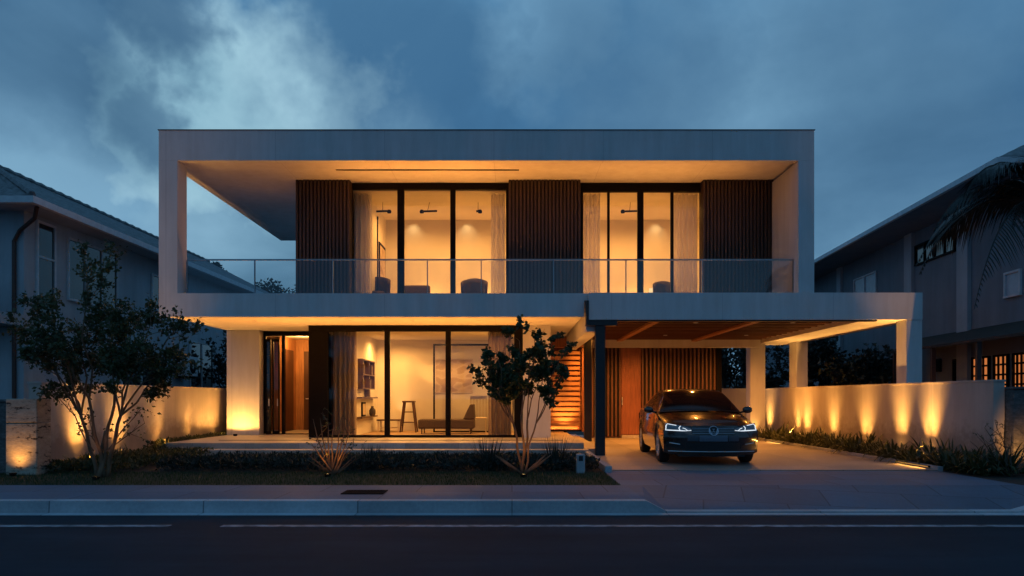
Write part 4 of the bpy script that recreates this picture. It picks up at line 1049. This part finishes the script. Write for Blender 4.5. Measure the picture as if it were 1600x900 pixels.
# ------------------------------------------------------------------ the car
def smooth(a, b_, x):
    x = max(0, min(1, (x - a) / (b_ - a))); return x * x * (3 - 2 * x)
def interp(x, pts):
    if x <= pts[0][0]: return pts[0][1]
    for (xa, ya), (xb, yb) in zip(pts[:-1], pts[1:]):
        if x <= xb:
            t = (x - xa) / (xb - xa); return ya + (yb - ya) * t
    return pts[-1][1]
CAR_L = 4.75; AX = (.93, 3.74); RW = .335; RA = .385
def car():
    t = thing('parked_car', 'black saloon car with lit headlights parked under the carport', 'car', (3.735, 14.22, .012), R(-2.8))
    hw = lambda y: interp(y, [(0, .885), (.6, .908), (1.5, .915), (3.4, .915), (4.3, .895), (4.75, .86)])
    zs = lambda y: interp(y, [(0, .725), (.12, .755), (.35, .80), (.75, .865), (1.2, .93), (1.6, .96), (3.4, 1.0), (4.2, 1.02), (4.6, 1.02), (4.75, .98)])
    zt = lambda y: interp(y, [(0, .745), (.10, .785), (.3, .85), (.7, .93), (1.15, .985), (1.6, 1.0), (3.4, 1.03), (4.2, 1.065), (4.6, 1.06), (4.75, 1.0)])
    def zb(y):
        z = interp(y, [(0, .20), (.5, .17), (4.2, .19), (4.75, .28)])
        for a in AX:
            d = abs(y - a)
            if d < RA: z = max(z, RW + math.sqrt(RA * RA - d * d) * 1.0)
        return z
    prof = lambda z: interp(z, [(.18, .075), (.26, .03), (.40, .012), (.52, 0), (.60, .012), (.72, .055), (.80, .12)])
    def bend(x, y, z):
        k = min(1.0, abs(x) / .9)
        y2 = y + .30 * k ** 2.6 * max(0, 1 - y / 1.4) + prof(z) * max(0, 1 - y / .45)
        y2 -= .22 * k ** 2.8 * max(0, 1 - (CAR_L - y) / 1.2)
        return (x, y2, z)
    def section(y):
        w_, b_, s, tp = hw(y), zb(y), zs(y), zt(y)
        raw = [(0, b_), (.5, b_), (.86, b_), (.955, b_ + .035), (.985, max(.36, b_ + .05)), (1.0, max(.50, b_ + .06)), (1.0, max(.63, b_ + .07)), (.985, max(.67, b_ + .08)), (.965, s - .07), (.945, s - .025), (.90, s + .004), (.80, s + (tp - s) * .30), (.74, s + (tp - s) * .62), (.55, s + (tp - s) * .80), (.28, s + (tp - s) * .95), (0, tp)]
        return [(x * w_, z) for x, z in raw]
    ys = sorted(set([i * .05 for i in range(96)] + [a + RA * math.cos(PI * k / 18) for a in AX for k in range(19)]))
    ys = [y for y in ys if 0 <= y <= CAR_L]
    g = MB(); K = 16
    for y in ys:
        sec = section(y); full = sec + [(-x, z) for x, z in reversed(sec[1:-1])]
        for x, z in full: g.v.append(bend(x, y, z))
    n = 2 * K - 2
    for i in range(len(ys) - 1):
        for j in range(n):
            j2 = (j + 1) % n; g.f.append((i*n+j, (i+1)*n+j, (i+1)*n+j2, i*n+j2)); g.m.append(0)
    # front and rear faces follow the same curves
    for yy, flip in ((0, 0), (CAR_L, 1)):
        def capf(u, v, yy=yy):
            w_ = hw(yy) ; sec = section(yy); x = (2 * u - 1) * w_ * .99; ax = abs(x) / w_
            top = interp(ax, [(0, sec[15][1]), (.28, sec[14][1]), (.55, sec[13][1]), (.80, sec[11][1]), (.90, sec[10][1]), (.945, sec[9][1]), (.965, sec[8][1]), (1, sec[8][1] - .04)])
            bot = sec[0][1] + (.0 if ax < .86 else (ax - .86) * .3)
            return bend(x, yy, bot + (top - bot) * v)
        g.grid(capf, 40, 18)
    body = g.build('body', M['carpaint'], t, True, True, 0, 32)
    surf = lambda x, z, o=.006: (bend(x, 0, z)[0], bend(x, 0, z)[1] - o, z)
    def patch(name, mat, x0, x1, lo, hi, par=t, o=.006, nx=14, nz=5):
        return MB().grid(lambda u, v: surf(x0 + (x1 - x0) * u, lo(x0 + (x1 - x0) * u) + (hi(x0 + (x1 - x0) * u) - lo(x0 + (x1 - x0) * u)) * v, o), nx, nz).build(name, mat, par, True, True)
    # greenhouse
    gz = lambda y: interp(y, [(1.15, .975), (1.4, 1.105), (1.7, 1.245), (1.95, 1.345), (2.15, 1.395), (2.45, 1.425), (2.8, 1.428), (3.1, 1.405), (3.4, 1.345), (3.7, 1.255), (4.0, 1.15), (4.22, 1.06)])
    XB = .815
    xe = lambda y: XB - .235 * max(0, (gz(y) - .96) / .47)
    def topp(x, y, o=0.0):
        e = xe(y); k = min(1, abs(x) / XB)
        return (x, y + .17 * k * k * max(0, 1 - (y - 1.1) / 1.3), gz(y) + .035 * (1 - (x / e) ** 2) + o)
    def sidep(sg, y, tt, o=0.0):
        e = xe(y); x = XB + (e - XB) * tt + .018 * math.sin(PI * tt)
        k = min(1, x / XB)
        return (sg * (x + o), y + .17 * k * k * max(0, 1 - (y - 1.1) / 1.3), .955 + (gz(y) - .955) * tt)
    g = MB()
    g.grid(lambda u, v: topp((2 * u - 1) * xe(1.15 + 3.07 * v), 1.15 + 3.07 * v), 16, 36)
    for s in (-1, 1): g.grid(lambda u, v, s=s: sidep(s, 1.15 + 3.07 * u, v), 36, 8)
    g.build('cabin', M['carpaint'], t, True, True, 0, 28)
    MB().grid(lambda u, v: topp((2 * u - 1) * (xe(1.2 + .86 * v) - .055), 1.2 + .86 * v, .006), 16, 12).build('windscreen', M['carglass'], t, True, True)
    MB().grid(lambda u, v: topp((2 * u - 1) * (xe(3.35 + .8 * v) - .06), 3.35 + .8 * v, .006), 14, 10).build('rear_window', M['carglass'], t, True, True)
    for s in (-1, 1):
        for a, c in ((1.62, 2.58), (2.66, 3.52)):
            MB().grid(lambda u, v, s=s, a=a, c=c: sidep(s, a + (c - a) * u, .10 + .78 * v, .005), 14, 6).build('side_window', M['carglass'], t, True, True)
    for s in (-1, 1):
        for yy in (2.42, 3.38): MB().tube([(s * .925, yy, .845), (s * .94, yy + .03, .85), (s * .94, yy + .16, .85), (s * .925, yy + .19, .845)], .012, 6).build('door_handle', M['carpaint'], t, True, True)
        g = MB()
        g.lathe([(0, -.10), (.035, -.095), (.058, -.05), (.062, 0), (.055, .05), (.03, .085), (0, .09)], (0, 0, 0), 'x', 16)
        g.v = [(s * 1.0 + x, 1.50 + y * .75, 1.02 + z * 1.15) for x, y, z in g.v]
        g.tube([(s * .84, 1.50, .96), (s * .93, 1.50, .985)], .022, 8)
        g.build('wing_mirror', M['carpaint'], t, True, True)
        # headlight with its light strip
        if s > 0: x0, x1 = .40, .845
        else: x0, x1 = -.40, -.845
        lo = lambda x: interp(abs(x), [(.40, .645), (.50, .635), (.845, .645)]); hi = lambda x: interp(abs(x), [(.40, .685), (.55, .738), (.845, .79)])
        hl = patch('headlight', M['lamp_lens'], x0, x1, lo, hi, t, .008)
        line = [surf(x0 + (x1 - x0) * k / 12, lo(x0 + (x1 - x0) * k / 12) + .012, .014) for k in range(13)]
        line += [surf(x1 - s * .01, .69, .014), surf(x1 - s * .012, .735, .014), surf(x1 - s * .04, .772, .014)]
        line += [surf(x1 - s * (.04 + .05 * k), hi(x1 - s * (.04 + .05 * k)) - .012, .014) for k in range(1, 4)]
        MB().tube(line, [.006] * 4 + [.0095] * (len(line) - 8) + [.006] * 4, 6).build('light_strip', M['drl'], hl, True)
        MB().tube([surf(s * .60, .655, .014), surf(s * .615, .70, .014), surf(s * .585, .735, .014)], .0085, 6).build('light_strip', M['drl'], hl, True)
        MB().tube([surf(s * .47, .655, .014), surf(s * .505, .685, .014), surf(s * .55, .70, .014)], .006, 6).build('light_strip', M['drl'], hl, True)
        lo2 = lambda x: interp(abs(x), [(.50, .30), (.84, .345)]); hi2 = lambda x: interp(abs(x), [(.50, .34), (.62, .435), (.84, .45)])
        patch('corner_intake', M['plastic'], s * .52, s * .83, lo2, hi2, t, .006)
        MB().tube([surf(s * (.60 + .03 * k), .395 + .004 * k, .014) for k in range(7)], .009, 6).build('fog_lamp', M['chrome'], t, True)
    gr = patch('grille', M['plastic'], -.395, .395, lambda x: .585, lambda x: .715 - .1 * abs(x) ** 2, t, .007)
    for z, hgt in ((.60, .006), (.632, .005), (.664, .005), (.695, .006)):
        MB().tube([surf(-.385 + .77 * k / 16, z, .015) for k in range(17)], hgt, 6).build('grille_bar', M['rim'], gr, True)
    # round badge: ring with a V standing on a W
    bx = MB(); cz = .652; rr = .082; q = lambda x, z: (x, surf(x, z)[1] - .022, z)
    bx.tube([q(rr * math.cos(2 * PI * k / 28), cz + rr * math.sin(2 * PI * k / 28)) for k in range(29)], .008, 6, cap=False)
    sc = rr / .074
    for a in ([(-.030, .066), (0, .006), (.030, .066)], [(-.066, .030), (-.036, -.058), (0, -.002), (.036, -.058), (.066, .030)]):
        bx.tube([q(x * sc, cz + z * sc) for x, z in a], .0075, 6)
    bd = bx.build('badge', M['badge'], t, True, True)
    MB().grid(lambda u, v: (lambda r_, a: (q(r_ * math.cos(a), cz + r_ * math.sin(a))[0], q(0, cz)[1] + .008, cz + r_ * math.sin(a)))(rr * v, 2 * PI * u), 24, 3).build('badge_disc', M['plastic'], bd, True)
    patch('number_plate', M['plate'], -.26, .26, lambda x: .455, lambda x: .565, t, .012)
    patch('bumper_panel', M['panel'], -.47, -.275, lambda x: .46, lambda x: .56, t, .008); patch('bumper_panel', M['panel'], .275, .47, lambda x: .46, lambda x: .56, t, .008)
    patch('lower_intake', M['plastic'], -.50, .50, lambda x: .285, lambda x: .43, t, .006)
    MB().tube([surf(-.80 + 1.6 * k / 24, .262, .012) for k in range(25)], .008, 6).build('bumper_trim', M['chrome'], t, True)
    MB().box(-.62, .62, .2, 4.5, .16, .30).build('underbody', M['plastic'], t, True)
    # wheels
    wp = None
    for a in AX:
        for s in (-1, 1):
            wr = bpy.data.objects.new('wheel', None); COL.objects.link(wr); wr.parent = t; wr.location = (s * .80, a, RW); wr.rotation_euler = (0, 0, 0 if s > 0 else PI)
            MB().lathe([(.21, -.105), (.30, -.105), (.328, -.085), (RW, -.05), (RW, .05), (.328, .085), (.30, .103), (.225, .10), (.215, .085)], (0, 0, 0), 'x', 40).build('tyre', M['rubber'], wr, True, True, 0, 40)
            g = MB().lathe([(0, .04), (.20, .03), (.215, .05), (.222, .098), (.212, .10), (.205, .09), (.20, .035)], (0, 0, 0), 'x', 36)
            g.lathe([(0, .095), (.03, .094), (.04, .085), (.045, .05)], (0, 0, 0), 'x', 16)
            for k in range(10):
                an = 2 * PI * k / 10 + (.13 if k % 2 else -.13)
                g.tube([(.082, .03 * math.cos(an), .03 * math.sin(an)), (.088, .21 * math.cos(an), .21 * math.sin(an))], [.017, .013], 6)
            g.build('rim', M['rim'], wr, True, True, 0, 40)
            MB().lathe([(0, -.03), (.2, -.03), (.2, .028), (0, .028)], (0, 0, 0), 'x', 24).build('brake_disc', M['plastic'], wr, True)
            for s2 in (-1, 1): pass
    for a in AX:   # dark wheel-arch liners
        for s in (-1, 1):
            MB().grid(lambda u, v, a=a, s=s: (s * (.56 + .325 * v), a + (RA - .006) * math.cos(PI * u), RW + (RA - .006) * math.sin(PI * u)), 20, 2).build('arch_liner', M['plastic'], t, True)
    return t
car()

# ------------------------------------------------------------------ neighbouring houses
def tiled_slope(g, a, b_, c, d, n, amp=.035, m=10):
    """corrugated tile slope between eave a-b and ridge d-c"""
    a, b_, c, d = map(Vector, (a, b_, c, d)); nrm = (b_ - a).cross(d - a).normalized()
    if nrm.z < 0: nrm.negate()
    def fn(u, v):
        p = a.lerp(b_, u).lerp(d.lerp(c, u), v)
        return p + nrm * (amp * abs(math.sin(PI * n * u)) + .02 * (v * m - math.floor(v * m)))
    g.grid(fn, n * 4, m * 2)
Nn = thing('neighbour_house', 'unlit pale two-storey house with tiled hip roof and balcony', 'house', (-14.5, 24, 0))
box('wall', M['nwall'], -17.2, -11.95, 18.8, 38.5, -.2, 5.86, Nn)
rf = MB(); E0, E1, R0, R1 = (-17.75, -11.25), (18.0, 40.0), 21.3, 36.7
tiled_slope(rf, (-11.25, 18, 6.0), (-11.25, 40, 6.0), (-14.5, R1, 7.74), (-14.5, R0, 7.74), 62)
tiled_slope(rf, (-17.75, 18, 6.0), (-11.25, 18, 6.0), (-14.5, R0, 7.74), (-14.5, R0 - .01, 7.74), 20)
tiled_slope(rf, (-17.75, 40, 6.0), (-17.75, 18, 6.0), (-14.5, R0, 7.74), (-14.5, R1, 7.74), 62)
rf = rf.build('roof', M['nroof'], Nn)
g = MB(); g.tube([(-14.5, R0 + (R1 - R0) * i / 60, 7.77 + .03 * (i % 2)) for i in range(61)], .09, 6).tube([(-11.25 - 3.25 * i / 16, 18 + 3.3 * i / 16, 6.04 + 1.74 * i / 16 + .025 * (i % 2)) for i in range(17)], .085, 6).build('ridge_tiles', M['nroof'], rf)
g = MB(); g.box(-17.75, -11.17, 17.92, 18.06, 5.84, 6.0).box(-11.30, -11.17, 18.062, 40, 5.84, 6.0).build('gutter', M['nfascia'], Nn)
MB().box(-17.7, -11.31, 18.07, 39.9, 5.862, 5.90).build('soffit', M['nwall'], Nn)
def nwin(par, cfgs):
    for (ax, p, a0, a1, z0, z1, bars, mat) in cfgs:
        g = MB(); f_ = .06
        def bx_(u0, u1, za, zb_, d0, d1):
            if ax == 'x': g.box(p + d0, p + d1, u0, u1, za, zb_)
            else: g.box(u0, u1, p - d1, p - d0, za, zb_)
        bx_(a0, a1, z1 - f_, z1, 0.002, .06); bx_(a0, a1, z0, z0 + f_, 0.002, .07); bx_(a0, a0 + f_, z0 + f_, z1 - f_, .002, .06); bx_(a1 - f_, a1, z0 + f_, z1 - f_, .002, .06)
        for t_, kind in bars:
            if kind == 'v': x = a0 + (a1 - a0) * t_; bx_(x - .025, x + .025, z0 + f_, z1 - f_, .003, .055)
            else: z = z0 + (z1 - z0) * t_; bx_(a0 + f_, a1 - f_, z - .025, z + .025, .004, .05)
        fr = g.build('window', M['nfascia'] if mat != 'nglow' else M['brownwood'], par)
        g = MB(); bx_(a0 + .03, a1 - .03, z0 + .03, z1 - .03, .004, .02); g.build('pane', M[mat], fr)
nwin(Nn, [('x', -11.95, 19.25, 20.05, 3.35, 5.75, [(.62, 'h')], 'nglass'), ('x', -11.95, 20.6, 23.2, 3.9, 5.6, [(.33, 'v'), (.66, 'v')], 'nglass'), ('x', -11.95, 25.4, 26.6, 4.2, 5.4, [(.5, 'v')], 'nglass'),
          ('x', -11.95, 23.4, 26.0, 1.0, 2.6, [(.5, 'v')], 'nglass'), ('x', -11.95, 28.4, 30.6, 1.4, 3.4, [(.5, 'v')], 'nglass'), ('y', 18.8, -14.6, -12.9, 3.4, 5.4, [(.5, 'v')], 'nglass')])
g = MB(); g.box(-17.2, -11.9, 17.5, 18.798, 3.02, 3.30).build('balcony_slab', M['nwall'], Nn)
b_ = MB()
for z in (3.42, 3.60, 3.78, 3.96): b_.box(-17.2, -11.95, 17.55, 17.59, z, z + .11)
for x in (-11.98, -13.4, -14.8): b_.box(x - .04, x + .04, 17.592, 17.64, 3.302, 4.14)
b_.box(-17.2, -11.9, 17.53, 17.66, 4.14, 4.20); b_.build('balcony_rail', M['brownwood'], Nn)
MB().tube([(-11.35, 18.35, 5.84), (-11.5, 18.5, 5.6), (-12.0, 18.72, 5.35), (-12.15, 18.74, 5.1), (-12.15, 18.74, .0)], .05, 8).build('downpipe', M['brownwood'], Nn)
t = thing('condenser_unit', 'white air conditioning unit on the unlit house wall below the balcony', 'air conditioner', (-11.6, 28, 2.1))
MB().box(-11.94, -11.45, 27.1, 28.0, 2.05, 2.75).build('casing', M['nfascia'], t, bevel=.02)
MB().lathe([(.10, 0), (.26, 0), (.26, .015), (.10, .015)], (-11.449, 27.55, 2.40), 'x', 20).build('fan_guard', M['darkmetal'], t)
for y in (27.2, 27.86): MB().box(-11.94, -11.5, y, y + .04, 1.98, 2.048).build('bracket', M['darkmetal'], t)

Q = thing('neighbour_house', 'dark two-storey house with long sloping eaves and lit lattice windows', 'house', (10.13, 16, 0), -math.atan(.0727))
def qb(name, mat, *a): return MB().box(*a).build(name, mat, Q, True)
qb('wall', M['nwall2'], 1.3, 12, 1.2, 30, -.2, 6.17)
g = MB(); tiled_slope(g, (0, 0, 6.27), (0, 32, 6.27), (5, 27, 8.9), (5, 5, 8.9), 60, .02); tiled_slope(g, (10, 0, 6.27), (0, 0, 6.27), (5, 5, 8.9), (5.01, 5, 8.9), 24, .02); tiled_slope(g, (10, 32, 6.27), (10, 0, 6.27), (5, 5, 8.9), (5, 27, 8.9), 60, .02)
g.build('roof', M['nroof'], Q, True)
qb('eaves_board', M['nfascia'], -.05, .04, -.05, 32, 6.16, 6.28); qb('eaves_board', M['nfascia'], .041, 10, -.05, .04, 6.16, 6.28)
qb('soffit', M['nwall2'], .042, 11, .042, 31, 6.172, 6.20)
for a, c in ((6.85, 7.35), (3.65, 4.2), (12.8, 13.2)): qb('pilaster', M['nwall'], 1.20, 1.298, a, c, .0, 6.168)
def qwin(u0, u1, z0, z1, bars, mat, x=1.3):
    g = MB(); f_ = .05
    g.box(x - .06, x - .002, u0, u1, z1 - f_, z1).box(x - .07, x - .002, u0, u1, z0, z0 + f_).box(x - .06, x - .002, u0, u0 + f_, z0 + f_, z1 - f_).box(x - .06, x - .002, u1 - f_, u1, z0 + f_, z1 - f_)
    for nb, kind in bars:
        for k in range(1, nb):
            if kind == 'v': q = u0 + (u1 - u0) * k / nb; g.box(x - .055, x - .003, q - .022, q + .022, z0 + f_, z1 - f_)
            else: q = z0 + (z1 - z0) * k / nb; g.box(x - .05, x - .004, u0 + f_, u1 - f_, q - .022, q + .022)
    o = g.build('window', M['darkmetal'] if mat != 'nglass_blue' else M['nfascia'], Q, True)
    MB().box(x - .02, x - .004, u0 + .02, u1 - .02, z0 + .02, z1 - .02).build('pane', M[mat], o, True)
qwin(4.4, 6.75, 5.15, 5.75, [(4, 'v')], 'nglass'); qwin(9.6, 11.6, 3.9, 5.5, [(2, 'v')], 'nglass_blue'); qwin(1.45, 2.1, 3.6, 4.2, [(1, 'v')], 'nglass_blue')
qwin(13.8, 15.6, 3.8, 5.2, [(3, 'v')], 'nglass'); qwin(8.0, 10.4, 1.2, 2.5, [(2, 'v')], 'nglass'); qwin(5.2, 5.7, 2.0, 2.35, [(1, 'v')], 'nglass')
# lean-to roof with lattice windows beneath
g = MB(); g.extrude_y([(.35, 2.55), (1.298, 2.95), (1.298, 3.02), (.35, 2.62)], -.6, 6.3); g.build('lean_to_roof', M['nroof2'], Q, True)
for u in (-.5, 1.6, 3.8, 6.1): qb('lean_to_post', M['brownwood'], .40, .50, u, u + .10, .0, 2.56)
for u0, u1 in ((1.25, 1.75), (1.95, 2.55), (2.75, 3.55)): qwin(u0, u1, 1.35, 2.3, [(3, 'v'), (4, 'h')], 'nglow')
qwin(3.7, 4.5, 1.2, 2.3, [(2, 'v')], 'nglass')
